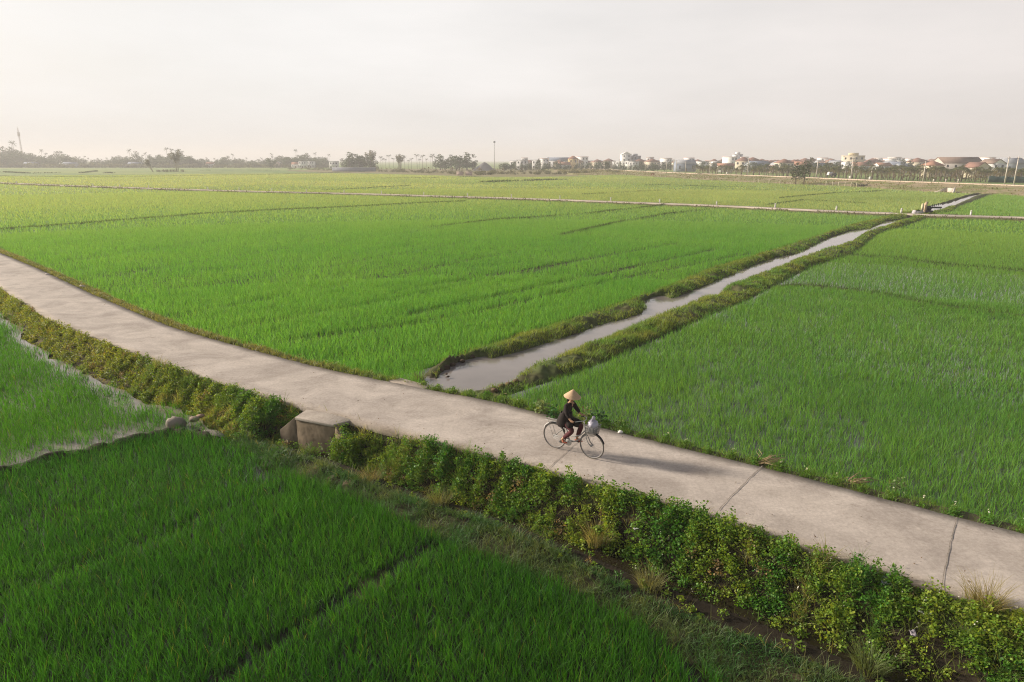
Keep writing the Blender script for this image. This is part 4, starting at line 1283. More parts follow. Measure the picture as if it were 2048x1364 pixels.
# grit and crumbs of soil blown along the lane
kk = np.where((path_near[:, 0] > -14) & (path_near[:, 0] < 12))[0]; k = kk[RNG.integers(0, len(kk), 700)]
P = path_near[k] + RNG.normal(0, 0.35, (700, 2)) * np.array([[1, 1]]); k2 = vis[RNG.integers(0, len(vis), 260)]
P = np.vstack([P, path_far[k2] + RNG.normal(0, 0.3, (260, 2)), RNG.uniform((-8, 10), (12, 24), (240, 2))]); P = P[inpoly(P, lane_poly) & (P[:, 1] > 4)]
db_ = Bag(); n_ = len(P)
db_.add(*leaves(P, np.full(n_, 0.014), RNG.uniform(0.015, 0.05, n_), np.array((0.13, 0.095, 0.06)) * RNG.uniform(0.5, 1.6, (n_, 1)), 0.25))
tag(db_.build('debris', M_LEAF), 'specks of soil and dry leaf on the concrete lane', 'debris', kind='stuff')

#PART2

# ------------------------------------------------------------------ bicycle, rider, bag
def skin(name, nodes, edges, m, parent=None, levels=2, root=0, extra=None, col=(0.5, 0.5, 0.5)):
    """one continuous surface grown along connected joints"""
    me = bpy.data.meshes.new(name)
    me.from_pydata([n[0] for n in nodes], edges, [])
    o = bpy.data.objects.new(name, me); COL.objects.link(o)
    sk = o.modifiers.new('skin', 'SKIN'); sk.use_smooth_shade = True; sk.branch_smoothing = 0.6
    for i, n in enumerate(nodes):
        r = n[1] if hasattr(n[1], '__len__') else (n[1], n[1])
        me.skin_vertices[0].data[i].radius = r
        me.skin_vertices[0].data[i].use_root = (i == root)
    ss = o.modifiers.new('sub', 'SUBSURF'); ss.levels = levels; ss.render_levels = levels
    bpy.context.view_layer.update()
    dg = bpy.context.evaluated_depsgraph_get()
    m2 = bpy.data.meshes.new_from_object(o.evaluated_get(dg))
    bpy.data.objects.remove(o)
    if extra:
        bm = bmesh.new(); bm.from_mesh(m2)
        for e in extra:
            t = bpy.data.meshes.new('tmp'); n0 = e; n0(bm)
        bm.to_mesh(m2); bm.free()
    m2.name = name
    m2.materials.clear(); m2.materials.append(m)
    for p in m2.polygons: p.use_smooth = True
    o = bpy.data.objects.new(name, m2); COL.objects.link(o)
    if parent: o.parent = parent
    return o


rear = gp(1106, 894, 0.006); front = gp(1186, 917, 0.006)
bc = (rear + front) / 2; hd = math.atan2(*(front - rear)[::-1])
bike = empty('bicycle', (*bc, 0.006), hd)
tag(bike, 'old step-through bicycle with front basket ridden along the concrete lane', 'bicycle')
M_TYRE = mat('tyre', (0.13, 0.115, 0.10), rough=0.85)
M_FRAME = mat('frame_paint', (0.28, 0.27, 0.26), rough=0.6, spec=0.3)
M_CHROME = mat('chrome', (0.45, 0.44, 0.42), rough=0.5, metal=0.6)
M_BLACK = mat('black_plastic', (0.02, 0.02, 0.022), rough=0.5)
M_RED = mat('red_rubber', (0.42, 0.085, 0.04), rough=0.6)
M_WHITE = mat('white_metal', (0.72, 0.70, 0.66), rough=0.5)
RW = 0.335


def wheel(x):
    b = MB()
    b.tube([(x + RW * 0.94 * cos(a), 0, RW + RW * 0.94 * sin(a)) for a in np.linspace(0, 2 * pi, 40, endpoint=False)], 0.010, 6, closed=True)
    w = b.build('wheel', M_FRAME, bike, True)
    b = MB(); b.tube([(x + RW * 0.985 * cos(a), 0, RW + RW * 0.985 * sin(a)) for a in np.linspace(0, 2 * pi, 40, endpoint=False)], 0.017, 8, closed=True)
    b.build('tyre', M_TYRE, w, True)
    b = MB()
    for k in range(28):
        a = 2 * pi * k / 28
        b.tube([(x + 0.02 * cos(a + 1.2 * (-1) ** k), 0.025 * (-1) ** k, RW + 0.02 * sin(a + 1.2 * (-1) ** k)), (x + RW * 0.93 * cos(a), 0, RW + RW * 0.93 * sin(a))], 0.0014, 4)
    b.build('spokes', M_FRAME, w)
    b = MB(); b.tube([(x, -0.05, RW), (x, 0.05, RW)], 0.022, 10); b.build('hub', M_FRAME, w, True)


wheel(-0.55); wheel(0.55)
b = MB()
BBX, BBZ = -0.09, 0.285
b.tube([(BBX, 0, BBZ), (-0.24, 0, 0.72)], 0.017, 8)
b.tube([(BBX, 0, BBZ), (0.05, 0, 0.32), (0.22, 0, 0.43), (0.38, 0, 0.60)], 0.018, 8)
b.tube([(-0.15, 0, 0.46), (0.05, 0, 0.45), (0.22, 0, 0.54), (0.36, 0, 0.70)], 0.015, 8)
b.tube([(0.39, 0, 0.57), (0.33, 0, 0.80)], 0.021, 10)
for s in (-1, 1):
    b.tube([(BBX, 0.03 * s, BBZ), (-0.55, 0.055 * s, RW)], 0.010, 6)
    b.tube([(-0.22, 0.025 * s, 0.64), (-0.55, 0.055 * s, RW)], 0.008, 6)
b.build('frame', M_FRAME, bike, True)
b = MB()
for s in (-1, 1):
    b.tube([(0.39, 0.02 * s, 0.58), (0.405, 0.05 * s, 0.53), (0.47, 0.052 * s, 0.40), (0.55, 0.052 * s, RW)], 0.012, 7)
b.build('fork', M_FRAME, bike, True)
b = MB()
b.tube([(0.33, 0, 0.78), (0.31, 0, 0.93)], 0.013, 8)
b.tube([(0.10, -0.25, 0.93), (0.17, -0.25, 0.945), (0.28, -0.17, 0.97), (0.33, -0.06, 0.95), (0.33, 0.06, 0.95), (0.28, 0.17, 0.97), (0.17, 0.25, 0.945), (0.10, 0.25, 0.93)], 0.011, 8)
hb = b.build('handlebar', M_CHROME, bike, True)
for s in (-1, 1):
    b = MB(); b.tube([(0.085, 0.25 * s, 0.928), (0.20, 0.25 * s, 0.951)], 0.016, 8); b.build('grip', M_BLACK, hb, True)
b = MB(); b.tube([(-0.24, 0, 0.71), (-0.25, 0, 0.76)], 0.013, 8)
b.ball((-0.29, 0, 0.785), (0.12, 0.085, 0.032), 12, 8); b.ball((-0.17, 0, 0.785), (0.09, 0.035, 0.025), 10, 6)
b.build('saddle', M_BLACK, bike, True)


def guard(x, a0, a1, m, name):
    b = MB(); R2 = RW + 0.035; n = 16; V = []
    for i in range(n + 1):
        a = radians(a0 + (a1 - a0) * i / n)
        for yy, dr in ((-0.027, -0.012), (-0.014, 0), (0.014, 0), (0.027, -0.012)):
            V.append((x + (R2 + dr) * cos(a), yy, RW + (R2 + dr) * sin(a)))
    b.add(V, [(i * 4 + j, i * 4 + j + 1, i * 4 + j + 5, i * 4 + j + 4) for i in range(n) for j in range(3)])
    o = b.build(name, m, bike, True); sd = o.modifiers.new('solid', 'SOLIDIFY'); sd.thickness = 0.003
    return o


guard(-0.55, 30, 118, M_BLACK, 'mudguard'); guard(-0.55, 119, 152, M_WHITE, 'mudguard')['label'] = 'white rear tip of the mudguard'
guard(0.55, 20, 122, M_BLACK, 'mudguard')
b = MB()
for s in (-1, 1):
    b.tube([(-0.25, 0.05 * s, 0.70), (-0.36, 0.07 * s, 0.745), (-0.80, 0.07 * s, 0.745)], 0.006, 6)
    b.tube([(-0.72, 0.07 * s, 0.745), (-0.55, 0.06 * s, RW)], 0.005, 6)
for k in range(5): b.tube([(-0.40 - k * 0.095, -0.07, 0.745), (-0.40 - k * 0.095, 0.07, 0.745)], 0.005, 6)
b.build('luggage_rack', M_FRAME, bike, True)
b = MB()
x0, x1, x2, x3 = 0.42, 0.70, 0.45, 0.66
for i, z in enumerate(np.linspace(0.64, 0.88, 6)):
    t = i / 5; xa, xb, yw = x2 + (x0 - x2) * t, x3 + (x1 - x3) * t, 0.12 + 0.05 * t
    b.tube([(xa, -yw, z), (xb, -yw, z), (xb, yw, z), (xa, yw, z)], 0.008 if i == 5 else 0.005, 5, closed=True)
for k in range(8):
    t = k / 7
    for s in (-1, 1): b.tube([(x2 + (x3 - x2) * t, 0.12 * s, 0.64), (x0 + (x1 - x0) * t, 0.17 * s, 0.88)], 0.005, 4)
    for xa, xb in ((x2, x0), (x3, x1)): b.tube([(xa, -0.12 + 0.24 * t, 0.64), (xb, -0.17 + 0.34 * t, 0.88)], 0.005, 4)
    b.tube([(x2 + (x3 - x2) * t, -0.12, 0.64), (x2 + (x3 - x2) * t, 0.12, 0.64)], 0.003, 4)
b.build('basket', M_FRAME, bike, True)
b = MB()
b.tube([(BBX, -0.07, BBZ), (BBX, 0.07, BBZ)], 0.02, 8)
b.tube([(BBX, -0.075, BBZ), (BBX - 0.17, -0.085, BBZ - 0.01)], 0.009, 6); b.tube([(BBX, 0.075, BBZ), (BBX + 0.17, 0.085, BBZ + 0.01)], 0.009, 6)
b.lathe([(0.0, 0.0), (0.085, 0.0), (0.09, 0.003), (0.085, 0.006), (0.0, 0.006)], 24, Matrix.Translation((BBX, -0.055, BBZ)) @ Matrix.Rotation(pi / 2, 4, 'X'))
ck = b.build('crank', M_CHROME, bike, True)
for x, s in ((BBX - 0.17, -1), (BBX + 0.17, 1)):
    b = MB(); b.box(x - 0.045, x + 0.045, min(0.09 * s, 0.18 * s), max(0.09 * s, 0.18 * s), BBZ - 0.012, BBZ + 0.012); b.build('pedal', M_BLACK, ck)
b = MB(); b.tube([(BBX, -0.058, BBZ + 0.09), (-0.55, -0.058, RW + 0.035)], 0.012, 6); b.tube([(BBX, -0.058, BBZ - 0.09), (-0.55, -0.058, RW - 0.035)], 0.006, 6)
b.build('chain_guard', M_FRAME, bike, True)

bag_root = empty('shopping_bag', (*(bc + np.array((cos(hd), sin(hd))) * 0.56), 0.66), hd)
tag(bag_root, 'bulging pale lavender plastic bag sitting in the bicycle basket', 'bag')
M_BAG = mat('plastic_bag', (0.52, 0.49, 0.56), rough=0.35, spec=0.5, transl=0.15, tcol=(1, 1, 1))
M_BAG2 = mat('dark_bag', (0.20, 0.21, 0.22), rough=0.4)
random.seed(3)
b = MB(); b.ball((0.0, 0, 0.235), (0.130, 0.140, 0.130), 20, 14, 0.16); b.tube([(0.0, 0, 0.36), (-0.02, 0.02, 0.41), (0.03, -0.02, 0.44)], [0.05, 0.02, 0.045], 8)
b.build('bag', M_BAG, bag_root, True)
b = MB(); b.ball((0.0, 0, 0.11), (0.105, 0.115, 0.115), 14, 10, 0.06); b.build('contents', M_BAG2, bag_root, True)

person = empty('person', (*bc, 0.006), hd)
tag(person, 'person in a dark jacket, maroon trousers and straw cone hat riding a bicycle', 'person')
M_SKIN = mat('skin', (0.40, 0.23, 0.14), rough=0.55)
M_JACK = mat('dark_jacket', (0.020, 0.014, 0.012), rough=0.9, noise=0.3, nscale=14)
M_TROU = mat('maroon_trousers', (0.085, 0.022, 0.026), rough=0.85)
M_HAIR = mat('black_hair', (0.012, 0.010, 0.009), rough=0.5)
M_STRAW = mat('straw', (0.58, 0.40, 0.24), rough=0.75, noise=0.12, nscale=30, transl=0.12, tcol=(1.2, 1.1, 0.8))
HIP = (-0.26, 0, 0.86)


def fingers(bm, wrist, palm, grip, side):
    """four bent fingers of different length closing round the grip, and a thumb from the side of the palm"""
    for k, (ln, rad_) in enumerate(((0.066, 0.0085), (0.073, 0.0088), (0.069, 0.0083), (0.054, 0.0072))):
        along = -0.032 + 0.021 * k
        p0 = Vector(palm) + Vector((along, 0.0, 0.012))
        pts = [p0, p0 + Vector((0.002, side * 0.020, 0.004)), p0 + Vector((0.004, side * 0.034, -0.016)), p0 + Vector((0.003, side * 0.020, -0.040))]
        tube_bm(bm, pts, [rad_, rad_ * 0.98, rad_ * 0.9, rad_ * 0.7])
    p0 = Vector(palm) + Vector((0.03, -side * 0.012, 0.0))
    tube_bm(bm, [p0, p0 + Vector((0.024, -side * 0.012, -0.008)), p0 + Vector((0.036, -side * 0.002, -0.026))], [0.0105, 0.0095, 0.0075])


def tube_bm(bm, pts, rad_, n=7):
    rings = []; prev = None
    for i, p in enumerate(pts):
        d = (pts[min(i + 1, len(pts) - 1)] - pts[max(i - 1, 0)]).normalized()
        a = d.orthogonal().normalized() if prev is None else (prev - d * prev.dot(d)).normalized(); prev = a
        c = d.cross(a)
        rings.append([bm.verts.new(p + (a * cos(2 * pi * j / n) + c * sin(2 * pi * j / n)) * rad_[i]) for j in range(n)])
    for r0, r1 in zip(rings[:-1], rings[1:]):
        for j in range(n): bm.faces.new((r0[j], r0[(j + 1) % n], r1[(j + 1) % n], r1[j]))
    bm.faces.new(rings[0][::-1]); bm.faces.new(rings[-1])


WR, WL = (0.085, -0.265, 0.965), (0.085, 0.265, 0.965)
nodes = [(HIP, 0.115), ((-0.22, 0, 1.0), (0.105, 0.09)), ((-0.16, 0, 1.18), (0.125, 0.09)), ((-0.12, 0, 1.29), (0.10, 0.075)), ((-0.085, 0, 1.36), 0.046), ((-0.06, 0, 1.41), 0.050), ((-0.045, 0, 1.475), (0.078, 0.088)), ((-0.045, 0, 1.545), 0.060)]
ed = [(0, 1), (1, 2), (2, 3), (3, 4), (4, 5), (5, 6), (6, 7)]
for s, wr in ((-1, WR), (1, WL)):
    k = len(nodes)
    nodes += [((-0.125, 0.155 * s, 1.275), 0.052), ((-0.05, 0.235 * s, 1.10), 0.039), ((0.045, 0.255 * s, 0.995), 0.028), (wr, (0.030, 0.020)), ((wr[0] + 0.05, wr[1] * 0.985, wr[2] - 0.006), (0.032, 0.016))]
    ed += [(3, k), (k, k + 1), (k + 1, k + 2), (k + 2, k + 3), (k + 3, k + 4)]
LEGS = {-1: [(-0.22, -0.10, 0.84), (0.06, -0.125, 0.645), (-0.235, -0.135, 0.36), (-0.255, -0.135, 0.315), (-0.14, -0.14, 0.305)],
        1: [(-0.20, 0.10, 0.86), (0.17, 0.12, 0.74), (0.04, 0.13, 0.38), (0.03, 0.135, 0.335), (0.15, 0.14, 0.325)]}
for s in (-1, 1):
    k = len(nodes); L = LEGS[s]
    nodes += [(L[0], 0.085), (L[1], 0.056), (L[2], 0.034), (L[3], 0.033), (L[4], (0.040, 0.018))]
    ed += [(0, k), (k, k + 1), (k + 1, k + 2), (k + 2, k + 3), (k + 3, k + 4)]


def face_bits(bm):
    c = Vector((-0.045, 0, 1.475))
    tube_bm(bm, [c + Vector((0.066, 0, 0.020)), c + Vector((0.086, 0, -0.006)), c + Vector((0.072, 0, -0.014))], [0.008, 0.013, 0.010])     # nose
    tube_bm(bm, [c + Vector((0.062, -0.024, -0.040)), c + Vector((0.074, 0, -0.041)), c + Vector((0.062, 0.024, -0.040))], [0.004, 0.0075, 0.004])   # lips
    for s in (-1, 1):
        tube_bm(bm, [c + Vector((-0.005, 0.074 * s, 0.022)), c + Vector((-0.012, 0.086 * s, 0.004)), c + Vector((-0.003, 0.076 * s, -0.024))], [0.007, 0.011, 0.006])   # ears


body = skin('body', nodes, ed, M_SKIN, person, 2, 0, [lambda bm: fingers(bm, WR, (0.135, -0.262, 0.958), None, -1), lambda bm: fingers(bm, WL, (0.135, 0.262, 0.958), None, 1), face_bits])
b = MB()
for s in (-1, 1):
    b = MB(); b.ball((0.018, 0.030 * s, 1.485), (0.010, 0.013, 0.008), 8, 6); b.build('eye', M_BLACK, person, True)
b = MB()
b.ball((-0.068, 0, 1.50), (0.092, 0.092, 0.092), 14, 10); b.tube([(-0.13, 0, 1.47), (-0.165, 0, 1.40), (-0.17, 0, 1.30)], [0.055, 0.04, 0.018], 8)
b.build('hair', M_HAIR, person, True)
jn = [((-0.27, 0, 0.80), (0.20, 0.17)), ((-0.23, 0, 0.96), (0.175, 0.145)), ((-0.16, 0, 1.18), (0.150, 0.115)), ((-0.12, 0, 1.30), (0.125, 0.09)), ((-0.095, 0, 1.355), 0.062)]
je = [(0, 1), (1, 2), (2, 3), (3, 4)]
for s in (-1, 1):
    k = len(jn)
    jn += [((-0.125, 0.165 * s, 1.275), 0.072), ((-0.055, 0.238 * s, 1.105), 0.058), ((0.035, 0.254 * s, 1.008), 0.044)]
    je += [(3, k), (k, k + 1), (k + 1, k + 2)]
for s in (-1, 1):                                  # the long skirts of the jacket lie over the lap
    k = len(jn)
    jn += [((-0.10, 0.115 * s, 0.80), 0.135), ((0.05 if s < 0 else 0.16, 0.122 * s, 0.70 if s < 0 else 0.76), 0.105)]
    je += [(0, k), (k, k + 1)]


def jacket_skirt(bm):
    rings = []
    for z, cx, ra, rb in ((1.06, -0.20, 0.135, 0.165), (0.96, -0.225, 0.165, 0.185), (0.85, -0.245, 0.20, 0.20), (0.74, -0.25, 0.225, 0.205), (0.70, -0.25, 0.215, 0.195)):
        rings.append([bm.verts.new((cx + ra * cos(2 * pi * j / 20), rb * sin(2 * pi * j / 20), z + 0.012 * sin(j * 2.1 + z * 9))) for j in range(20)])
    for r0, r1 in zip(rings[:-1], rings[1:]):
        for j in range(20): bm.faces.new((r1[j], r1[(j + 1) % 20], r0[(j + 1) % 20], r0[j]))


skin('jacket', jn, je, M_JACK, person, 2, 0, [jacket_skirt])
tn_ = [((-0.24, 0, 0.83), 0.085)]; te = []
for s in (-1, 1):
    k = len(tn_); L = LEGS[s]
    mid_ = tuple((np.array(L[1]) + np.array(L[2])) / 2)
    tn_ += [(L[0], 0.080), (L[1], 0.074), (mid_, 0.066), (tuple(np.array(L[1]) * 0.12 + np.array(L[2]) * 0.88), 0.050)]
    te += [(0, k), (k, k + 1), (k + 1, k + 2), (k + 2, k + 3)]
skin('trousers', tn_, te, M_TROU, person, 2, 0)
for s in (-1, 1):
    L = LEGS[s]; hx, hy, hz = L[3]
    b = MB()
    V = []
    for t, w in ((-0.03, 0.026), (0.03, 0.034), (0.10, 0.040), (0.15, 0.036), (0.185, 0.018)):
        for yy in (-w, w):
            for zz in (-0.022, -0.006): V.append((hx - 0.02 + t, hy + yy, hz - 0.012 + zz))
    q = []
    for i in range(4):
        o = i * 4
        q += [(o, o + 4, o + 6, o + 2), (o + 1, o + 3, o + 7, o + 5), (o, o + 1, o + 5, o + 4), (o + 2, o + 6, o + 7, o + 3)]
    q += [(0, 2, 3, 1), (16, 17, 19, 18)]
    b.add(V, q)
    b.tube([(hx + 0.07, hy - 0.038, hz - 0.02), (hx + 0.055, hy - 0.02, hz + 0.018), (hx + 0.055, hy + 0.02, hz + 0.018), (hx + 0.07, hy + 0.038, hz - 0.02)], 0.014, 7)
    b.build('sandal', M_RED, person, True)
b = MB()
HM = Matrix.Translation((-0.045, 0, 1.50)) @ Matrix.Rotation(radians(7), 4, 'Y')
b.lathe([(0.220, 0.0), (0.15, 0.067), (0.075, 0.135), (0.02, 0.184), (0.003, 0.193)], 30, HM)
b.lathe([(0.217, -0.006), (0.221, 0.0)], 30, HM)
b.lathe([(0.003, 0.188), (0.08, 0.128), (0.15, 0.060), (0.217, -0.006)], 30, HM)
hat = b.build('conical_hat', M_STRAW, person, True)
b = MB(); b.tube([(-0.045, -0.10, 1.55), (-0.03, -0.075, 1.44), (-0.01, 0, 1.395), (-0.03, 0.075, 1.44), (-0.045, 0.10, 1.55)], 0.005, 5); b.build('chin_strap', M_RED, hat, True)


# ------------------------------------------------------------------ small things along the lane
def leafy_plant(u, v, z, hgt, n, size, colr, label, cat='plant', spread=0.25, name='leafy_plant'):
    c = gp(u, v, z); root = empty(name, (*c, z))
    tag(root, label, cat)
    b = Bag(); P = RNG.normal(0, spread * 0.55, (n, 2)); Z = hgt * RNG.uniform(0.15, 1, n)
    P *= (1.15 - Z / hgt * 0.6)[:, None]
    col = np.array(colr) * RNG.uniform(0.65, 1.35, (n, 1))
    b.add(*leaves(P, Z, size * RNG.uniform(0.6, 1.3, n), col, 0.5)); b.build('foliage', M_LEAF, root)
    b = MB(); b.cur = (0.10, 0.12, 0.04)
    for _ in range(7):
        a = random.uniform(0, 2 * pi); r = random.uniform(0.2, 0.9) * spread
        b.tube([(0, 0, -0.03), (cos(a) * r * 0.4, sin(a) * r * 0.4, hgt * 0.5), (cos(a) * r, sin(a) * r, hgt * random.uniform(0.7, 0.95))], [0.006, 0.005, 0.003], 5)
    b.build('stem', M_VC, root)
    return root


leafy_plant(1083, 829, -0.1, 0.42, 70, 0.15, (0.18, 0.24, 0.09), 'pale broad-leaved plant at the lane edge behind the rider', spread=0.26)
leafy_plant(1108, 838, -0.1, 0.34, 90, 0.11, (0.05, 0.14, 0.03), 'dark green bushy plant between pale plant and rear wheel', spread=0.25)
leafy_plant(1168, 850, -0.15, 0.50, 70, 0.10, (0.17, 0.20, 0.07), 'tall yellowish weed standing behind the bicycle basket', spread=0.22)
leafy_plant(1200, 853, -0.12, 0.44, 90, 0.10, (0.05, 0.12, 0.04), 'bluish green weed just ahead of the bicycle basket', spread=0.26)
leafy_plant(1243, 858, -0.1, 0.26, 160, 0.07, (0.11, 0.19, 0.03), 'low yellow-green bush at the lane edge ahead of the rider', spread=0.34)
leafy_plant(1790, 985, -0.12, 0.36, 60, 0.08, (0.16, 0.22, 0.08), 'light green weed with flower heads right of the dead stalks', spread=0.22)
leafy_plant(1498, 1085, -0.12, 0.42, 34, 0.05, (0.20, 0.20, 0.06), 'thin yellow sapling at the lower lane edge near a joint', spread=0.10)


def stalks(u, v, z, n, ln, label, yaw0, spread_, colr, cat='dead stalks'):
    c = gp(u, v, z); b = MB(); b.cur = colr
    for _ in range(n):
        a = yaw0 + random.gauss(0, spread_); L = ln * random.uniform(0.45, 1.1); x0_, y0_ = random.gauss(0, 0.10), random.gauss(0, 0.07)
        k = random.uniform(0.7, 1.25); b.cur = tuple(cc * k for cc in colr)
        zc = random.uniform(0.02, 0.22)
        b.tube([(x0_, y0_, 0.02), (x0_ + cos(a) * L * 0.5, y0_ + sin(a) * L * 0.5, zc), (x0_ + cos(a + 0.3) * L, y0_ + sin(a + 0.3) * L, zc * random.uniform(0.3, 1.4))], [0.007, 0.006, 0.003], 5)
    o = b.build('dead_stalks', M_VC); o.location = (*c, z)
    return tag(o, label, cat)


random.seed(9)
stalks(1520, 926, -0.06, 34, 0.75, 'tangle of straw-coloured dead stalks across the lane edge', -0.2, 0.45, (0.38, 0.27, 0.15))
stalks(1700, 965, -0.06, 16, 0.60, 'bundle of dry brown sticks lying flat on the verge', -0.35, 0.16, (0.30, 0.20, 0.12))


def rock(u, v, z, r, label, colr, cat='stone', name='stone', flat=0.6, rz=0.0):
    c = gp(u, v, z); b = MB(); b.cur = colr
    b.ball((0, 0, 0), r if hasattr(r, '__len__') else (r, r * 0.8, r * flat), 12, 8, 0.15)
    o = b.build(name, M_VCN, None, True); o.location = (*c, z); o.rotation_euler = (random.uniform(-.2, .2), random.uniform(-.2, .2), rz)
    return tag(o, label, cat)


rock(352, 846, -0.62, (0.27, 0.20, 0.21), 'big rounded grey stone at the corner of the flooded paddy', (0.25, 0.215, 0.175), rz=0.4)
rock(388, 838, -0.60, (0.17, 0.12, 0.09), 'flat brown stone just right of the big grey stone', (0.26, 0.21, 0.16))
rock(400, 832, -0.55, (0.13, 0.10, 0.06), 'small reddish stone on top behind the big grey stone', (0.30, 0.20, 0.14))
rock(425, 868, -0.66, (0.42, 0.15, 0.10), 'long pale broken slab on the mud ridge corner', (0.27, 0.235, 0.195), 'slab', 'broken_slab', rz=-0.35)
rock(366, 752, -0.16, 0.11, 'pale roundish stone on the mossy bank below the lane', (0.55, 0.50, 0.46))
rock(1241, 864, 0.015, (0.07, 0.05, 0.045), 'white pebble lying on the lane edge ahead of the rider', (0.75, 0.72, 0.68))
rock(165, 573, 0.0, (0.20, 0.14, 0.09), 'pale flat stone at the upper lane edge far left', (0.50, 0.43, 0.37))
rock(95, 549, 0.0, (0.16, 0.12, 0.07), 'smaller pale stone nearest the left frame edge', (0.50, 0.44, 0.38))
rock(285, 626, -0.02, (0.12, 0.09, 0.06), 'small brown stone at the upper lane edge left', (0.36, 0.27, 0.2))
for u, v, r, lab in ((566, 917, 0.12, 'flat clod of pale earth below the culvert, leftmost clod'), (632, 945, 0.17, 'largest dry earth clod in the ditch bank'), (700, 968, 0.14, 'crumbly clod where the earth meets the weeds'), (665, 957, 0.11, 'small reddish clod between two larger clods')):
    rock(u, v, -0.74, (r * 1.5, r * 1.1, r * 0.55), lab, (0.19, 0.13, 0.085), 'clod', 'earth_clod')
for i, (u, v, r) in enumerate(((905, 729, 0.13), (893, 735, 0.15), (880, 740, 0.13), (925, 722, 0.12), (943, 713, 0.14), (955, 708, 0.11), (872, 746, 0.12), (893, 748, 0.05), (896, 753, 0.06))):
    tag(rock(u, v, -0.34, r, 'dark wet mud clod lining the canal corner', (0.075, 0.052, 0.034), 'clod', 'mud_clod', 0.6), group='mud clods at the canal corner')
for i, (u, v, r) in enumerate(((1003, 772, 0.12), (1018, 768, 0.13), (1032, 762, 0.11), (990, 780, 0.12))):
    tag(rock(u, v, -0.28, r, 'brown clod on the bare bank where canal meets lane', (0.13, 0.085, 0.05), 'clod', 'mud_clod', 0.6), group='brown clods at the canal end')


def scrap(u, v, z, w, h, label, colr, name='litter', cat='litter'):
    c = gp(u, v, z); n = 6; V = []; b = MB(); b.cur = colr
    for i in range(n):
        for j in range(n):
            V.append(((i / (n - 1) - 0.5) * w + random.gauss(0, w * 0.05), (j / (n - 1) - 0.5) * h + random.gauss(0, h * 0.05), 0.10 * w + random.gauss(0, 0.12) * w + abs(i - 2.5) * w * 0.06))
    b.add(V, [(i * n + j, (i + 1) * n + j, (i + 1) * n + j + 1, i * n + j + 1) for i in range(n - 1) for j in range(n - 1)])
    o = b.build(name, M_VC, None, True); sd = o.modifiers.new('solid', 'SOLIDIFY'); sd.thickness = 0.004
    o.location = (*c, z); o.rotation_euler = (random.uniform(-.4, .4), random.uniform(-.4, .4), random.uniform(0, 3))
    return tag(o, label, cat)


scrap(1850, 1226, -0.20, 0.22, 0.12, 'white crumpled paper scrap on the bank lower right', (0.78, 0.76, 0.74))
scrap(1772, 1166, -0.05, 0.22, 0.16, 'bluish plastic bag caught in weeds under the lane edge', (0.35, 0.38, 0.42))
scrap(1273, 1058, -0.40, 0.10, 0.08, 'small whitish wrapper in weeds below the rider', (0.38, 0.38, 0.38))
scrap(1826, 1268, -0.35, 0.12, 0.09, 'dull mauve wrapper under the white paper scrap', (0.27, 0.24, 0.26))

# ------------------------------------------------------------------ far lane posts, pump, gate
M_POST = M_VCN
POSTS = [30, 82, 181, 234, 291, 409, 471, 535, 605, 681, 755, 840, 927, 1016, 1114, 1216, 1314, 1429, 1548, 1672, 1805, 1948]
def lane_pt(u):
    """point of the far lane seen in pixel column u"""
    xc = (u - 1024) / FPX
    a = far_lane[:, 0] / far_lane[:, 1]
    k = xc / 1.02
    i = np.argmin(np.abs(a - k)); i = min(max(i, 1), len(far_lane) - 2)
    f = resample(far_lane[i - 1:i + 2], 0.2); return f[np.argmin(np.abs(f[:, 0] / f[:, 1] - k))]


post0 = None
for i, u in enumerate(POSTS):
    p = lane_pt(u) + gdir * 1.35
    if post0 is None:
        b = MB(); b.cur = (0.58, 0.55, 0.50); b.box(-0.09, 0.09, -0.09, 0.09, -0.3, 0.45); b.cur = (0.55, 0.52, 0.48); b.lathe([(0.15, 0.50), (0.155, 0.53), (0.10, 0.60), (0.0, 0.64)], 4)
        post0 = b.build('marker_post', M_POST); o = post0
    else:
        o = post0.copy(); COL.objects.link(o)
    o.location = (*p, 0)
    tag(o, 'small white marker post on the far edge of the distant lane', 'post', 'white marker posts along the distant lane')

p = gp(1836, 423, 0.1); gate = empty('sluice_gate', (*p, -0.4)); tag(gate, 'small pale concrete sluice with yellowish post beside the distant lane', 'sluice')
b = MB(); b.cur = (0.46, 0.42, 0.42); b.box(-0.7, 0.7, -0.3, 0.3, -0.3, 0.5); b.box(-0.6, -0.4, -0.35, 0.35, -0.3, 0.7); b.build('wall', M_VCN, gate)
b = MB(); b.cur = (0.50, 0.45, 0.28); b.box(0.42, 0.68, -0.14, 0.14, 0.752, 1.45); b.lathe([(0.16, 0), (0.16, 0.12), (0.02, 0.2)], 8, Matrix.Translation((0.55, 0, 1.45))); b.build('post', M_VCN, gate)
p = gp(1862, 425, 0.0); pump = empty('water_pump', (*p, 0.0), 0.1); tag(pump, 'dark water pump with black pipe over the canal by the distant lane', 'pump')
b = MB(); b.cur = (0.035, 0.035, 0.04); b.tube([(0, 0.4, 0.55), (0, 1.2, 0.55)], 0.34, 12); b.box(-0.5, 0.5, 0.3, 1.3, 0.02, 0.25); b.build('engine', M_VC, pump)
b = MB(); b.cur = (0.03, 0.03, 0.035); b.tube([(0.2, 0.9, 0.6), (1.2, 1.2, 0.62), (2.8, 1.8, 0.55)], 0.13, 10); b.build('pipe', M_VC, pump)
b = MB(); b.cur = (0.45, 0.33, 0.22); b.box(-0.55, -0.35, 0.5, 0.9, 0.0, 1.25); b.cur = (0.36, 0.27, 0.19); b.ball((-0.35, 0.7, 1.3), 0.2, 8, 6); b.build('tank', M_VC, pump)

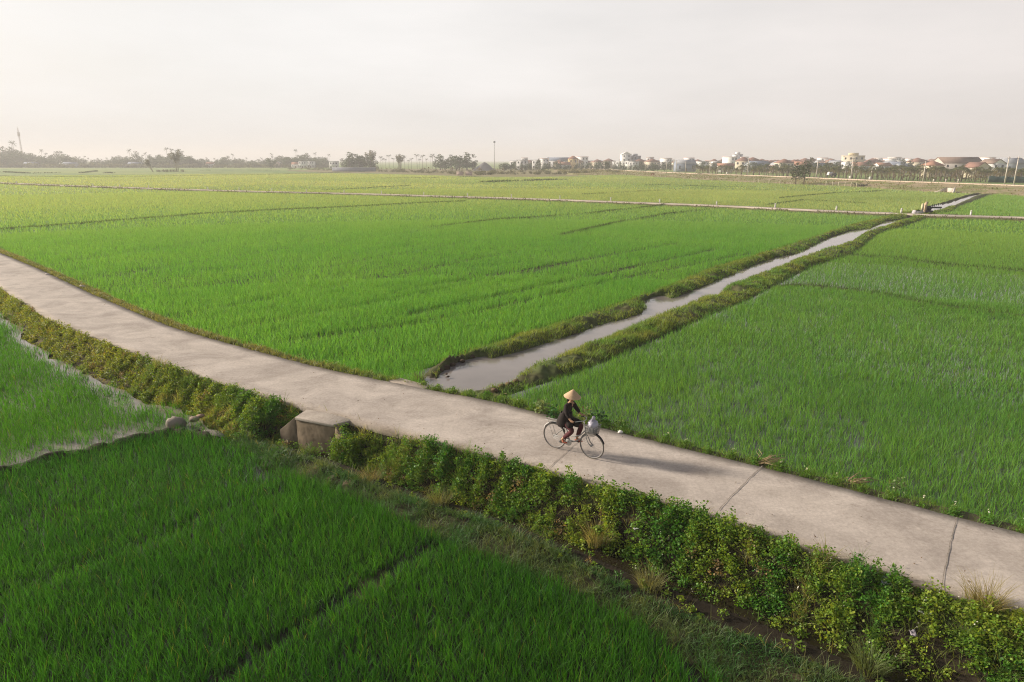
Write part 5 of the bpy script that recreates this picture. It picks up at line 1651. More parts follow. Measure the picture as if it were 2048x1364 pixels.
# ------------------------------------------------------------------ trees
def lobes_crown(lobes, n, size, colr, var=0.3, name='crown', parent=None):
    b = Bag(); tot = sum(r[0] * r[2] for _, r in lobes)
    for c, r in lobes:
        k = max(8, int(n * r[0] * r[2] / tot))
        d = RNG.normal(0, 1, (k, 3)); d /= np.linalg.norm(d, axis=1)[:, None]
        q = RNG.uniform(0.45, 1.08, (k, 1)) ** 0.6
        P = np.array(c) + d * q * np.array(r)
        col = np.array(colr) * RNG.uniform(1 - var, 1 + var, (k, 1)) * RNG.uniform(0.88, 1.12)
        b.add(*leaves(P[:, :2], P[:, 2], size * RNG.uniform(0.6, 1.4, k), col, 0.9))
    return b.build(name, M_TREE, parent)


def trunk(pts, rad_, name='trunk', parent=None, limbs=()):
    b = MB(); b.cur = (0.15, 0.12, 0.09); b.tube(pts, rad_, 7)
    for L in limbs: b.tube(L, [0.09, 0.06, 0.03], 5)
    return b.build(name, M_BARK, parent, True)


def proto(kind, seed):
    global RNG
    RNG = np.random.default_rng(seed); random.seed(seed)
    r = empty({'broad': 'broadleaf_tree', 'tall': 'feathery_tree', 'areca': 'palm_tree', 'coco': 'coconut_palm', 'banana': 'banana_plant', 'bamboo': 'bamboo_clump', 'shrub': 'shrub'}[kind])
    if kind == 'broad':                                        # about 8 m
        h = 8.0; lob = []
        for _ in range(11):
            a = random.uniform(0, 2 * pi); q = random.uniform(0, 2.6)
            lob.append(((cos(a) * q, sin(a) * q, random.uniform(1.9, 6.9) - q * 0.3), (random.uniform(1.0, 1.8), random.uniform(1.0, 1.8), random.uniform(0.8, 1.4))))
        lobes_crown(lob, 620, 0.62, (0.055, 0.085, 0.028), parent=r)
        trunk([(0, 0, -0.3), (0.1, 0, 1.6), (0.2, 0.1, 3.4), (0.1, 0, 5.5)], [0.26, 0.2, 0.16, 0.08], parent=r, limbs=[[(0.1, 0, 2.2), (c[0] * 0.5, c[1] * 0.5, c[2] * 0.75), c] for c, _ in lob[:6]])
    elif kind == 'tall':                                       # casuarina-like, about 10 m
        lob = []
        for k in range(9):
            z = 2.6 + k * 0.85; w = 1.5 * sin(pi * (0.2 + 0.75 * k / 9)) + 0.3
            lob.append(((random.gauss(0, 0.35), random.gauss(0, 0.35), z), (w, w, 0.8)))
        for _ in range(5):
            a = random.uniform(0, 2 * pi); lob.append(((cos(a) * 1.5, sin(a) * 1.5, random.uniform(4, 8.5)), (0.6, 0.6, 0.9)))
        lobes_crown(lob, 520, 0.55, (0.055, 0.075, 0.032), parent=r)
        trunk([(0, 0, -0.3), (0.1, 0, 3), (0, 0.1, 6.5), (0.1, 0, 10.2)], [0.2, 0.16, 0.1, 0.03], parent=r)
    elif kind in ('areca', 'coco'):
        h = 9.0 if kind == 'areca' else 4.4
        lean_ = random.uniform(-0.6, 0.6)
        trunk([(0, 0, -0.3), (lean_ * 0.3, 0, h * 0.5), (lean_, 0, h)], [0.11, 0.08, 0.07] if kind == 'areca' else [0.22, 0.17, 0.13], parent=r)
        b = Bag(); nfr = 18 if kind == 'areca' else 19; L0 = 1.9 if kind == 'areca' else 2.7
        for k in range(nfr):
            a = 2 * pi * k / nfr + random.gauss(0, 0.2); e = random.uniform(-0.6, 1.4); L = L0 * random.uniform(0.8, 1.15)
            ns = 9; pr = None
            for s in range(ns):
                t = (s + 0.5) / ns
                rr_ = L * t * cos(e) * (1 - 0.1 * t); zz = h + L * t * sin(e) - (0.75 if kind == 'coco' else 0.30) * L * t ** 2
                base = np.array([[lean_ + cos(a) * rr_, sin(a) * rr_, zz]])
                for sd in (-1, 1):
                    ya = a + sd * radians(62); ll = 0.26 * L * (1 - 0.55 * abs(t - 0.45))
                    d = np.array([cos(ya), sin(ya), -0.45]); d /= np.linalg.norm(d)
                    ax = np.array([cos(a), sin(a), 0]) * 0.055 * L
                    V = np.array([base[0] - ax, base[0] + ax, base[0] + d * ll + ax * 0.6])
                    c = np.array((0.155, 0.170, 0.062) if kind == 'coco' else (0.06, 0.085, 0.035)) * random.uniform(0.7, 1.35)
                    if kind == 'coco' and e < 0.05: c = np.array((0.26, 0.20, 0.10)) * random.uniform(0.7, 1.2)
                    b.add(V, np.zeros((0, 4), int), np.array([[0, 1, 2]]), np.tile(c, (3, 1)))
        b.build('crown', M_TREE, r)
    elif kind == 'banana':
        trunk([(0, 0, -0.2), (0.05, 0, 0.9), (0.1, 0.02, 1.7)], [0.14, 0.11, 0.07], parent=r)
        b = Bag()
        for k in range(9):
            a = 2 * pi * k / 9 + random.gauss(0, 0.3); e = random.uniform(0.1, 1.3); L = random.uniform(1.3, 2.1); ns = 5; pts = []
            for s in range(ns + 1):
                t = s / ns; rr_ = L * t * cos(e); zz = 1.6 + L * t * sin(e) - 0.5 * L * t ** 2.2; w = 0.30 * sin(pi * min(0.97, 0.12 + 0.8 * t))
                sx, sy = -sin(a) * w, cos(a) * w
                pts += [(cos(a) * rr_ + sx, sin(a) * rr_ + sy, zz - 0.05), (cos(a) * rr_ - sx, sin(a) * rr_ - sy, zz - 0.05)]
            q = np.array([(2 * s, 2 * s + 1, 2 * s + 3, 2 * s + 2) for s in range(ns)])
            c = np.array((0.13, 0.145, 0.05) if random.random() < 0.55 else (0.22, 0.165, 0.09)) * random.uniform(0.7, 1.3)
            b.add(np.array(pts), q, np.zeros((0, 3), int), np.tile(c, (len(pts), 1)))
        b.build('crown', M_TREE, r)
    elif kind == 'bamboo':
        lob = []; b = MB(); b.cur = (0.25, 0.22, 0.10)
        for k in range(16):
            a = random.uniform(0, 2 * pi); q = random.uniform(0.1, 0.9); hh = random.uniform(8, 12.5); t = random.uniform(0.8, 2.4)
            p = [(cos(a) * q, sin(a) * q, -0.2), (cos(a) * (q + t * 0.3), sin(a) * (q + t * 0.3), hh * 0.6), (cos(a) * (q + t), sin(a) * (q + t), hh * 0.95), (cos(a) * (q + t * 1.5), sin(a) * (q + t * 1.5), hh)]
            b.tube(p, [0.06, 0.05, 0.03, 0.012], 5)
            for f in (0.55, 0.75, 0.95): lob.append(((cos(a) * (q + t * f), sin(a) * (q + t * f), hh * (0.35 + 0.62 * f)), (0.75, 0.75, 0.9)))
        lobes_crown(lob, 1500, 0.5, (0.105, 0.105, 0.032), parent=r); b.build('trunk', M_VC, r)
    elif kind == 'shrub':
        lob = [((random.gauss(0, 0.7), random.gauss(0, 0.7), random.uniform(0.25, 0.9)), (random.uniform(0.5, 0.9),) * 2 + (random.uniform(0.35, 0.7),)) for _ in range(6)]
        lobes_crown(lob, 170, 0.36, (0.125, 0.130, 0.052), name='foliage', parent=r)
        b = MB(); b.cur = (0.14, 0.11, 0.08)
        for _ in range(5):
            a = random.uniform(0, 2 * pi); b.tube([(0, 0, -0.1), (cos(a) * 0.3, sin(a) * 0.3, 0.5), (cos(a) * 0.6, sin(a) * 0.6, 0.9)], [0.03, 0.02, 0.01], 4)
        b.build('stem', M_VC, r)
    note_kids(r)
    return r


PROTO = {}
USED = set()


def plant(kind, u, y, s, label, cat, group, sx=None, z=None, rz=None):
    """a tree of its own at pixel column u and depth y; scale s"""
    nv = {'broad': 5, 'tall': 4, 'areca': 3, 'coco': 5, 'banana': 4, 'bamboo': 2, 'shrub': 5}[kind]
    i = random.randrange(nv); key = (kind, i)
    if key not in PROTO:
        st = random.getstate(); global RNG; rs = RNG
        PROTO[key] = proto(kind, 300 + 17 * i + len(kind) * 5 + ord(kind[0])); RNG = rs; random.setstate(st)
        o = PROTO[key]
    else:
        o = copy_tree(PROTO[key])
    x = (u - 1024) / FPX * y / 1.034
    o.location = (x, y, ZF if z is None else z); o.rotation_euler = (0, 0, random.uniform(0, 6.28) if rz is None else rz)
    o.scale = (s * (sx or 1), s * (sx or 1), s)
    return tag(o, label, cat, group)


random.seed(77)
# the hazy tree line on the left
for row, (y, s0) in enumerate(((750, 1.15), (820, 1.45))):
    u = -25 + row * 4
    while u < 660:
        dens_ = 0.75 + 0.5 * sin(u * 0.021 + 1) + 0.35 * sin(u * 0.057)
        k = random.random(); yy = y + random.uniform(-25, 25)
        sc = s0 * (0.62 + 0.38 * dens_) * random.uniform(0.8, 1.2)
        if u < 150: sc *= 1.22
        side = 'far left' if u < 230 else ('left' if u < 450 else 'middle left')
        if k < 0.62: plant('broad', u, yy, sc * 1.05, f'hazy rounded tree in the {side} stretch of the brown tree line', 'tree', f'hazy rounded trees, {side} stretch of tree line', 1.15)
        elif k < 0.80: plant('tall', u, yy, sc * 1.0, f'hazy feathery tree in the {side} stretch of the brown tree line', 'tree', f'hazy feathery trees, {side} stretch of tree line', 1.3)
        else: plant('areca', u, yy, sc * 1.15, f'hazy palm rising from the {side} stretch of the brown tree line', 'palm', f'hazy palms, {side} stretch of tree line', 0.85)
        u += random.uniform(4, 8.5)
# grey band of trees in front of the town
for row, (y, s0) in enumerate(((500, 0.62), (580, 0.78))):
    u = 1000 + row * 5
    while u < 1500:
        k = random.random()
        kind = 'broad' if k < 0.7 else 'tall'
        plant(kind, u, y + random.uniform(-25, 25), s0 * random.uniform(0.75, 1.25) * (1.0 if kind == 'broad' else 0.8), f'grey-green {"rounded" if kind == "broad" else "feathery"} tree in the band before the distant town', 'tree', f'{"rounded" if kind == "broad" else "feathery"} trees before the distant town', 1.25)
        u += random.uniform(7, 14)
u = 1500
while u < 2090:
    plant('broad' if random.random() < 0.65 else 'tall', u, random.uniform(370, 440), 0.72 * random.uniform(0.75, 1.3), 'dark tree among the houses behind the palm grove', 'tree', 'trees among houses behind the palm grove', 1.2)
    u += random.uniform(9, 20)
# trees of the village clearing
for u, y, s, kd, lab in ((700, 560, 1.75, 'broad', 'tall rounded tree left in the village clearing, over the grey wall'), (722, 566, 1.65, 'broad', 'leafy tree in the middle of the clump over the grey wall'), (742, 572, 1.25, 'bamboo', 'bamboo-like tree at the right of the clump over the grey wall'),
                         (800, 560, 1.00, 'bamboo', 'lone arching tree between the two big clumps'), (880, 545, 1.65, 'broad', 'leafy tree left of the paired village clumps'), (912, 540, 1.60, 'broad', 'broad crowned tree in the right village clump'), (934, 545, 1.70, 'broad', 'tall crowned tree beside the gravel mound'),
                         (541, 640, 1.3, 'broad', 'dark round tree standing alone left of the white houses'), (872, 548, 1.05, 'areca', 'leaning palm at the left of the right village clump'), (1078, 480, 0.85, 'tall', 'thin pointed tree rising right of the light mast'), (1215, 450, 0.72, 'tall', 'spindly tree left of the white tower house')):
    plant(kd, u, y, s, lab, 'tree', None, 1.2)
for g_, (ua, ub, ya, yb, what) in enumerate(((682, 752, 545, 600, 'left'), (868, 956, 530, 585, 'right'))):
    for i in range(9):
        plant('broad' if i % 3 else 'tall', ua + (ub - ua) * (i + 0.5) / 9 + random.uniform(-4, 4), random.uniform(ya, yb), random.uniform(0.85, 1.5) * (0.8 if i % 3 == 0 else 1), f'leafy tree within the {what} big clump of the village edge', 'tree', f'trees within the {what} village clump', 1.25)
for u in np.arange(-15, 655, 7.0):
    side = 'far left' if u < 230 else ('left' if u < 450 else 'middle left')
    plant('shrub', u + random.uniform(-2, 2), random.uniform(715, 735), random.uniform(2.2, 3.4), f'hazy bush at the foot of the {side} stretch of tree line', 'shrub', f'bushes at the foot of the tree line, {side} stretch', 1.2)
for i in range(17):
    plant('areca', 752 + i * 7.2 + random.uniform(-3, 3), random.uniform(600, 680), random.uniform(0.75, 1.35), 'slender palm in the row between the village clumps', 'palm', 'slender palms between the village clumps', 1.3)
plant('bamboo', 352, 470, 1.12, 'tall ragged bamboo clump standing alone in the left fields', 'bamboo', None, 1.0)
o = plant('bamboo', 303, 474, 0.72, 'smaller bamboo clump leaning left beside the tall one', 'bamboo', None, 0.8); o.rotation_euler = (0, radians(-24), 0.3)
for u in (316, 324, 332, 338, 345, 362):
    plant('shrub', u, 472, 1.1, 'low shrub at the feet of the two bamboo clumps', 'shrub', 'shrubs between the two bamboo clumps')
for u, v, s, lab in ((1596, 369, 0.68, 'sparse bare-looking tree left of a pair below the dirt road'), (1612, 370, 0.72, 'sparse upright tree right of a pair below the dirt road')):
    p = gp(u, v, ZF); plant('tall', u, p[1], s, lab, 'tree', None, 1.35)
# palm grove right of the dirt road
for row, (y, sc) in enumerate(((300, 0.85), (270, 0.86), (330, 0.9))):
    u = 1395 + row * 6
    while u < 2085:
        # keep the grove behind the road
        yr = np.interp(u, [1395, 1540, 1772, 2048], [340, 300, 262, 228])
        yy = yr + 14 + row * 16 + random.uniform(-5, 5)
        plant('coco', u, yy, sc * random.uniform(0.75, 1.25), 'low coconut palm in the grove behind the dirt road', 'palm', 'coconut palms in the grove behind the dirt road', 1.05)
        u += random.uniform(8, 15)
u = 1740
while u < 2080:
    yr = np.interp(u, [1395, 1540, 1772, 2048], [340, 300, 262, 228])
    plant('banana', u, yr + random.uniform(7, 14), random.uniform(0.75, 1.05), 'half withered banana plant along the far side of the dirt road', 'banana plant', 'banana plants along the dirt road')
    u += random.uniform(7, 12)
# shrubs of the village edge
for i in range(190):
    u = random.uniform(575, 1240); v = np.interp(u, [560, 760, 960, 1180, 1240], [338.5, 344, 350, 349, 348]) - abs(random.gauss(0, 2.4))
    p = gp(u, v, ZF)
    part_ = 'left' if u < 780 else ('middle' if u < 960 else 'right')
    o = plant('shrub', u, p[1], random.uniform(0.6, 1.25) * (1.25 if u > 960 else 1.0), f'scrubby bush in the {part_} stretch of the village edge', 'shrub', f'bushes along the village edge, {part_} stretch', 1.1)
for i in range(26):
    u = random.uniform(690, 1060); p = gp(u, np.interp(u, [690, 960, 1060], [340, 344, 342]), ZF)
    plant('banana', u, p[1], random.uniform(0.9, 1.3), 'banana plant among the bushes of the village edge', 'banana plant', 'banana plants of the village edge')
for u, v in ((1063, 341), (1105, 340)):
    plant('shrub', u, gp(u, v, ZF)[1], 1.7, 'bright green bush left in the weedy strip' if u < 1080 else 'bright green bush right in the weedy strip', 'shrub', None, 1.3)

# ------------------------------------------------------------------ houses
M_WALL = M_VCN


def house_proto(w, d, h, wallc, roofc, roof, floors, cols, name='house', top=None):
    """walls, roof, windows and a door; the windows face the fields (-Y)"""
    r = empty(name)
    b = MB(); b.cur = wallc; b.box(-w / 2, w / 2, -d / 2, d / 2, -0.5, h)
    if roof == 'gable':
        b.add([(-w / 2, -d / 2, h), (-w / 2, d / 2, h), (-w / 2, 0, h + d * 0.28), (w / 2, -d / 2, h), (w / 2, d / 2, h), (w / 2, 0, h + d * 0.28)], None, [(0, 2, 1), (3, 4, 5)])
    if roof == 'front':
        b.add([(-w / 2, -d / 2, h), (w / 2, -d / 2, h), (0, -d / 2, h + w * 0.26), (-w / 2, d / 2, h), (w / 2, d / 2, h), (0, d / 2, h + w * 0.26)], None, [(0, 1, 2), (3, 5, 4)])
    b.build('wall', M_WALL, r)
    b = MB(); b.cur = roofc; e = 0.35
    if roof == 'gable':
        z1 = h + d * 0.28 + 0.05; b.add([(-w / 2 - e, -d / 2 - e, h - 0.1), (w / 2 + e, -d / 2 - e, h - 0.1), (w / 2 + e, 0, z1), (-w / 2 - e, 0, z1), (-w / 2 - e, d / 2 + e, h - 0.1), (w / 2 + e, d / 2 + e, h - 0.1)], [(0, 1, 2, 3), (3, 2, 5, 4)])
    elif roof == 'front':
        z1 = h + w * 0.26 + 0.05; b.add([(-w / 2 - e, -d / 2 - e, h - 0.1), (0, -d / 2 - e, z1), (0, d / 2 + e, z1), (-w / 2 - e, d / 2 + e, h - 0.1), (w / 2 + e, -d / 2 - e, h - 0.1), (w / 2 + e, d / 2 + e, h - 0.1)], [(0, 1, 2, 3), (1, 4, 5, 2)])
    elif roof == 'hip':
        z1 = h + d * 0.30; k = max(0.5, w / 2 - d / 2)
        b.add([(-w / 2 - e, -d / 2 - e, h), (w / 2 + e, -d / 2 - e, h), (w / 2 + e, d / 2 + e, h), (-w / 2 - e, d / 2 + e, h), (-k, 0, z1), (k, 0, z1)], [(0, 1, 5, 4), (2, 3, 4, 5)], [(1, 2, 5), (3, 0, 4)])
    else:
        b.box(-w / 2 - 0.25, w / 2 + 0.25, -d / 2 - 0.25, d / 2 + 0.25, h + 0.002, h + 0.35)
    ro = b.build('roof', M_WALL, r)
    sd = ro.modifiers.new('solid', 'SOLIDIFY'); sd.thickness = 0.12 if roof != 'flat' else 0.01
    if top:
        b = MB(); b.cur = top; b.box(-w * 0.22, w * 0.22, -d * 0.3, d * 0.3, h + 0.352, h + 2.0); b.build('stair_tower', M_WALL, r)
    fh = h / floors
    wv = None
    for f in range(floors):
        for c in range(cols):
            if f == 0 and c == cols // 2: continue
            x = (c + 0.5) / cols * w - w / 2
            b = MB(); b.cur = (0.06, 0.065, 0.07); b.box(x - 0.55, x + 0.55, -d / 2 - 0.05, -d / 2 + 0.10, f * fh + fh * 0.35, f * fh + fh * 0.75); b.build('window', M_VC, r)
    x = (cols // 2 + 0.5) / cols * w - w / 2
    b = MB(); b.cur = (0.16, 0.10, 0.06); b.box(x - 0.6, x + 0.6, -d / 2 - 0.05, -d / 2 + 0.10, 0.0, 2.2); b.build('door', M_VC, r)
    note_kids(r)
    return r


WHT, CRM, YEL, GRY, PNK = (0.74, 0.72, 0.69), (0.66, 0.58, 0.44), (0.62, 0.48, 0.24), (0.36, 0.37, 0.39), (0.60, 0.46, 0.42)
ORG, BRN, SLA, RUST = (0.36, 0.19, 0.13), (0.24, 0.17, 0.135), (0.22, 0.25, 0.31), (0.27, 0.15, 0.115)
HT = [(lambda: house_proto(9, 7, 4.0, WHT, ORG, 'gable', 1, 3), 'white cottage with orange gable roof', 'orange roofed white cottages'),
      (lambda: house_proto(8, 9, 7.0, WHT, GRY, 'flat', 2, 3), 'white flat-roofed two-storey house', 'white flat-roofed two-storey houses'),
      (lambda: house_proto(6, 10, 9.5, WHT, PNK, 'flat', 3, 2), 'narrow white three-storey house', 'narrow white three-storey houses'),
      (lambda: house_proto(14, 8, 4.0, GRY, SLA, 'gable', 1, 4), 'long grey shed with slate roof', 'long grey sheds'),
      (lambda: house_proto(9, 8, 6.2, CRM, RUST, 'hip', 2, 3), 'cream house with rust-red hip roof', 'cream hip-roofed houses'),
      (lambda: house_proto(8, 8, 4.6, PNK, GRY, 'front', 1, 2), 'pinkish house with front gable', 'pinkish front-gabled houses')]
HP = {}


def house(i, u, y, s, label=None, grp=True, rz=None, v=None):
    if i not in HP: o = HP[i] = HT[i][0]()
    else: o = copy_tree(HP[i])
    o.location = ((u - 1024) / FPX * y / 1.034, y, ZF); o.scale = (s, s, s); o.rotation_euler = (0, 0, random.uniform(-0.5, 0.5) if rz is None else rz)
    return tag(o, label or HT[i][1] + ' in the distant town', 'house', HT[i][2] + ' of the distant town' if grp else None)


random.seed(21)
u = 1030
while u < 2070:
    i = random.choice((1, 1, 1, 2, 4, 4, 4, 0, 5, 3)); y = random.uniform(560, 720)
    house(i, u, y, random.uniform(1.0, 1.2) if i in (0, 5, 3) else random.uniform(0.88, 1.08)); u += random.uniform(4, 10)
u = 1450
while u < 1860:
    i = random.choice((0, 0, 1, 4, 5, 3)); house(i, u, random.uniform(430, 500), random.uniform(0.85, 1.15)); u += random.uniform(10, 22)


def big(fn, u, y, label, rz=0.0, name='house', cat='house'):
    o = fn(); o.name = name; o.location = ((u - 1024) / FPX * y / 1.034, y, ZF); o.rotation_euler = (0, 0, rz); return tag(o, label, cat)


big(lambda: house_proto(8, 10, 12.2, WHT, WHT, 'front', 4, 2), 1251, 600, 'tall white gabled house standing highest in the middle of town', 0.0, 'tower_house')
big(lambda: house_proto(9, 9, 10.8, GRY, SLA, 'flat', 3, 3, top=GRY), 1269, 604, 'grey block joined to the right of the tall white gabled house', 0.0, 'grey_house')
big(lambda: house_proto(20, 9, 7.2, WHT, SLA, 'gable', 2, 6), 1119, 590, 'long white building with a grey roof at the town\'s left end', 0.0, 'long_house')
big(lambda: house_proto(8, 8, 8.6, YEL, ORG, 'hip', 2, 2), 1146, 585, 'yellow two-storey house beside the long grey-roofed building', 0.0, 'yellow_house')
big(lambda: house_proto(13, 9, 5.4, SLA, GRY, 'gable', 1, 3), 1370, 480, 'dark bluish warehouse behind the roadside poles', 0.0, 'warehouse', 'warehouse')
big(lambda: house_proto(7, 8, 12.5, (0.58, 0.58, 0.6), GRY, 'flat', 4, 2, top=WHT), 1474, 640, 'tall pale grey block with white side in mid town', 0.0, 'apartment_block', 'building')
big(lambda: house_proto(13, 10, 10.2, CRM, CRM, 'flat', 3, 4, top=(0.60, 0.50, 0.33)), 1705, 470, 'cream three-storey villa with ochre top above the palm grove', -0.35, 'villa')
big(lambda: house_proto(20, 10, 6.2, (0.52, 0.47, 0.42), BRN, 'gable', 2, 5), 1915, 345, 'large house with long brown roof at right', 0.05, 'large_house')
big(lambda: house_proto(7, 7, 5.2, CRM, ORG, 'hip', 2, 2), 1866, 335, 'ochre house with bright orange hip roof at right', 0.3, 'ochre_house')
big(lambda: house_proto(7, 8, 6.2, WHT, BRN, 'front', 2, 2), 1985, 325, 'white gabled house next to the grey metal shed', 0.2, 'gabled_house')
big(lambda: house_proto(10, 8, 6.3, (0.33, 0.36, 0.37), GRY, 'gable', 1, 2), 2020, 335, 'grey metal shed near the right frame edge', 0.0, 'metal_shed', 'shed')
big(lambda: house_proto(8, 7, 4.6, CRM, RUST, 'front', 1, 2), 1955, 310, 'low cream house in front of the long brown roof', 0.3, 'cream_house')
for u, y, i, lab in ((592, 700, 0, 'white house with gable, left in the village by the tree line'), (606, 690, 1, 'white flat house, middle of three by the tree line'), (622, 720, 1, 'white house, right of three by the tree line'), (556, 745, 5, 'pinkish small house left of the three white ones'),
                     (62, 735, 3, 'low pale shed half hidden in the far left trees'), (140, 728, 3, 'faint pale shed under the far left trees'), (420, 735, 0, 'faint gabled house among trees right of the bamboo'), (270, 738, 3, 'long faint shed behind the bamboo clumps'), (668, 620, 1, 'white house corner at the left of the village clump')):
    house(i, u, y, 0.9, lab, False, 0.1)

# low walls, graves, mound
p = gp(708, 343, ZF); b = MB(); b.cur = (0.24, 0.25, 0.29); b.box(-15, 15, -0.15, 0.15, -0.3, 2.6); b.cur = (0.50, 0.50, 0.52); b.box(-15, 15, -0.22, 0.22, 2.602, 2.85)
o = b.build('boundary_wall', M_VCN); o.location = (*p, ZF); tag(o, 'long low grey boundary wall under the village trees', 'wall')
for u, lab in ((920, 'pale concrete tomb block, left of two at the village edge'), (938, 'pale concrete tomb block, right of two at the village edge')):
    p = gp(u, 350.5, ZF); r = empty('tomb', (*p, ZF)); tag(r, lab, 'tomb')
    b = MB(); b.cur = (0.55, 0.42, 0.36); b.box(-1.7, 1.7, -1.2, 1.2, -0.2, 1.7); b.build('block', M_VCN, r)
    b = MB(); b.cur = (0.50, 0.40, 0.35); b.box(-1.85, 1.85, -1.35, 1.35, 1.702, 1.9); b.build('cap', M_VCN, r)
p = gp(969, 341, ZF); n = 26; V = [(0, 0, 6.2)]; f = []
for j in range(1, 7):
    for i in range(n):
        a = 2 * pi * i / n; rr_ = 8.8 * j / 6 * (1 + 0.08 * sin(3 * a + j) + random.uniform(-0.04, 0.04)); V.append((rr_ * cos(a), rr_ * sin(a), 6.2 * (1 - (j / 6) ** 1.15) - (0.3 if j == 6 else 0) + random.uniform(-0.2, 0.2)))
q = [(1 + (j - 1) * n + i, 1 + j * n + i, 1 + j * n + (i + 1) % n, 1 + (j - 1) * n + (i + 1) % n) for j in range(1, 6) for i in range(n)]
t = [(0, 1 + i, 1 + (i + 1) % n) for i in range(n)]
b = MB(); b.cur = (0.17, 0.165, 0.17); b.add(V, q, t); o = b.build('gravel_heap', M_VCN, None, True); o.location = (*p, ZF); tag(o, 'dark grey conical heap of gravel right of the village trees', 'heap')

# ------------------------------------------------------------------ poles and masts
def pole_proto(h):
    r = empty('utility_pole')
    b = MB(); b.cur = (0.56, 0.50, 0.43); b.tube([(0, 0, -0.3), (0, 0, h)], [0.19, 0.12], 8); b.build('pole', M_VCN, r, True)
    b = MB(); b.cur = (0.30, 0.28, 0.26); b.box(-0.75, 0.75, -0.05, 0.05, h - 0.5, h - 0.38); b.build('crossarm', M_VC, r)
    for x in (-0.65, 0, 0.65):
        b = MB(); b.cur = (0.35, 0.28, 0.22); b.lathe([(0.03, h - 0.38), (0.07, h - 0.30), (0.03, h - 0.22)], 8, Matrix.Translation((x, 0, 0))); b.build('insulator', M_VC, r)
    note_kids(r); return r


pp = pole_proto(7.4); first = True
POLES = [(2017, 365.5, 7.4, 'concrete utility pole second from the right frame edge'), (2036, 366, 7.4, 'concrete utility pole nearest the right frame edge'), (1852, 361, 6.2, 'lone concrete pole left of the big brown-roofed house'), (1706, 357, 7.4, 'concrete pole in front of the cream villa'), (1636, 354, 6.5, 'thin pole right behind the pair of sparse trees'), (1497, 349, 7.2, 'pale pole standing left of the pair of sparse trees'),
         (1421, 347, 6.0, None), (1372, 344, 6.0, None), (1353, 342.5, 6.4, None), (1347, 342.5, 7.0, None), (1334, 341, 6.5, None), (1291, 339, 6.5, None), (1263, 337, 6.5, None), (1239, 338.5, 7.0, None), (1229, 337, 6.5, None), (1191, 336.5, 6.5, None), (1157, 335.5, 7.5, None), (1153, 335.5, 7.5, None), (1120, 334.5, 8.0, None), (1097, 333.5, 9.0, None), (1088, 333.5, 8.0, None), (1056, 333, 8, None)]
for u, v, h, lab in POLES:
    o = pp if first else copy_tree(pp); first = False
    y = gp(u, v, 0.9)[1]
    y = min(y, 560)
    o.location = ((u - 1024) / FPX * y / 1.034, y, 0.75 if v < 400 and u > 1090 else ZF); o.scale = (1.1, 1.1, h / 7.4); o.rotation_euler = (0, 0, 0.5)
    tag(o, lab or 'thin pale utility pole in the row along the middle of the dirt road', 'utility pole', None if lab else 'utility poles along the middle of the dirt road')

y = 470.0; r = empty('light_mast', ((989 - 1024) / FPX * y / 1.034, y, ZF)); tag(r, 'slender light mast with a round lamp ring against the sky', 'light mast')
b = MB(); b.cur = (0.40, 0.38, 0.37); b.tube([(0, 0, -0.3), (0, 0, 19.2)], [0.22, 0.12], 8); b.build('pole', M_VCN, r, True)
b = MB(); b.cur = (0.20, 0.20, 0.21); b.lathe([(0.2, 18.7), (0.85, 18.9), (0.9, 19.3), (0.3, 19.6), (0.0, 19.9)], 12); b.build('lamp_ring', M_VC, r)
y = 880.0; r = empty('radio_mast', ((47 - 1024) / FPX * y / 1.034, y, ZF)); tag(r, 'tall thin lattice radio mast above the far left trees', 'mast')
b = MB(); b.cur = (0.50, 0.44, 0.42)
for k in range(3):
    a = 2 * pi * k / 3; b.tube([(1.1 * cos(a), 1.1 * sin(a), 0), (0.5 * cos(a), 0.5 * sin(a), 46)], 0.17, 4)
for z in range(0, 46, 2):
    w = 1.1 - 0.6 * z / 46
    for k in range(3):
        a, a2 = 2 * pi * k / 3, 2 * pi * (k + 1) / 3; b.tube([(w * cos(a), w * sin(a), z), (w * cos(a2), w * sin(a2), z + 2)], 0.09, 4)
b.build('lattice', M_VC, r)
b = MB(); b.cur = (0.55, 0.50, 0.48)
for k in range(3): a = 2 * pi * k / 3; b.box(1.0 * cos(a) - 0.35, 1.0 * cos(a) + 0.35, 1.0 * sin(a) - 0.35, 1.0 * sin(a) + 0.35, 36, 41)
b.tube([(0, 0, 46), (0, 0, 48.5)], 0.14, 5)
b.build('antenna', M_VC, r)

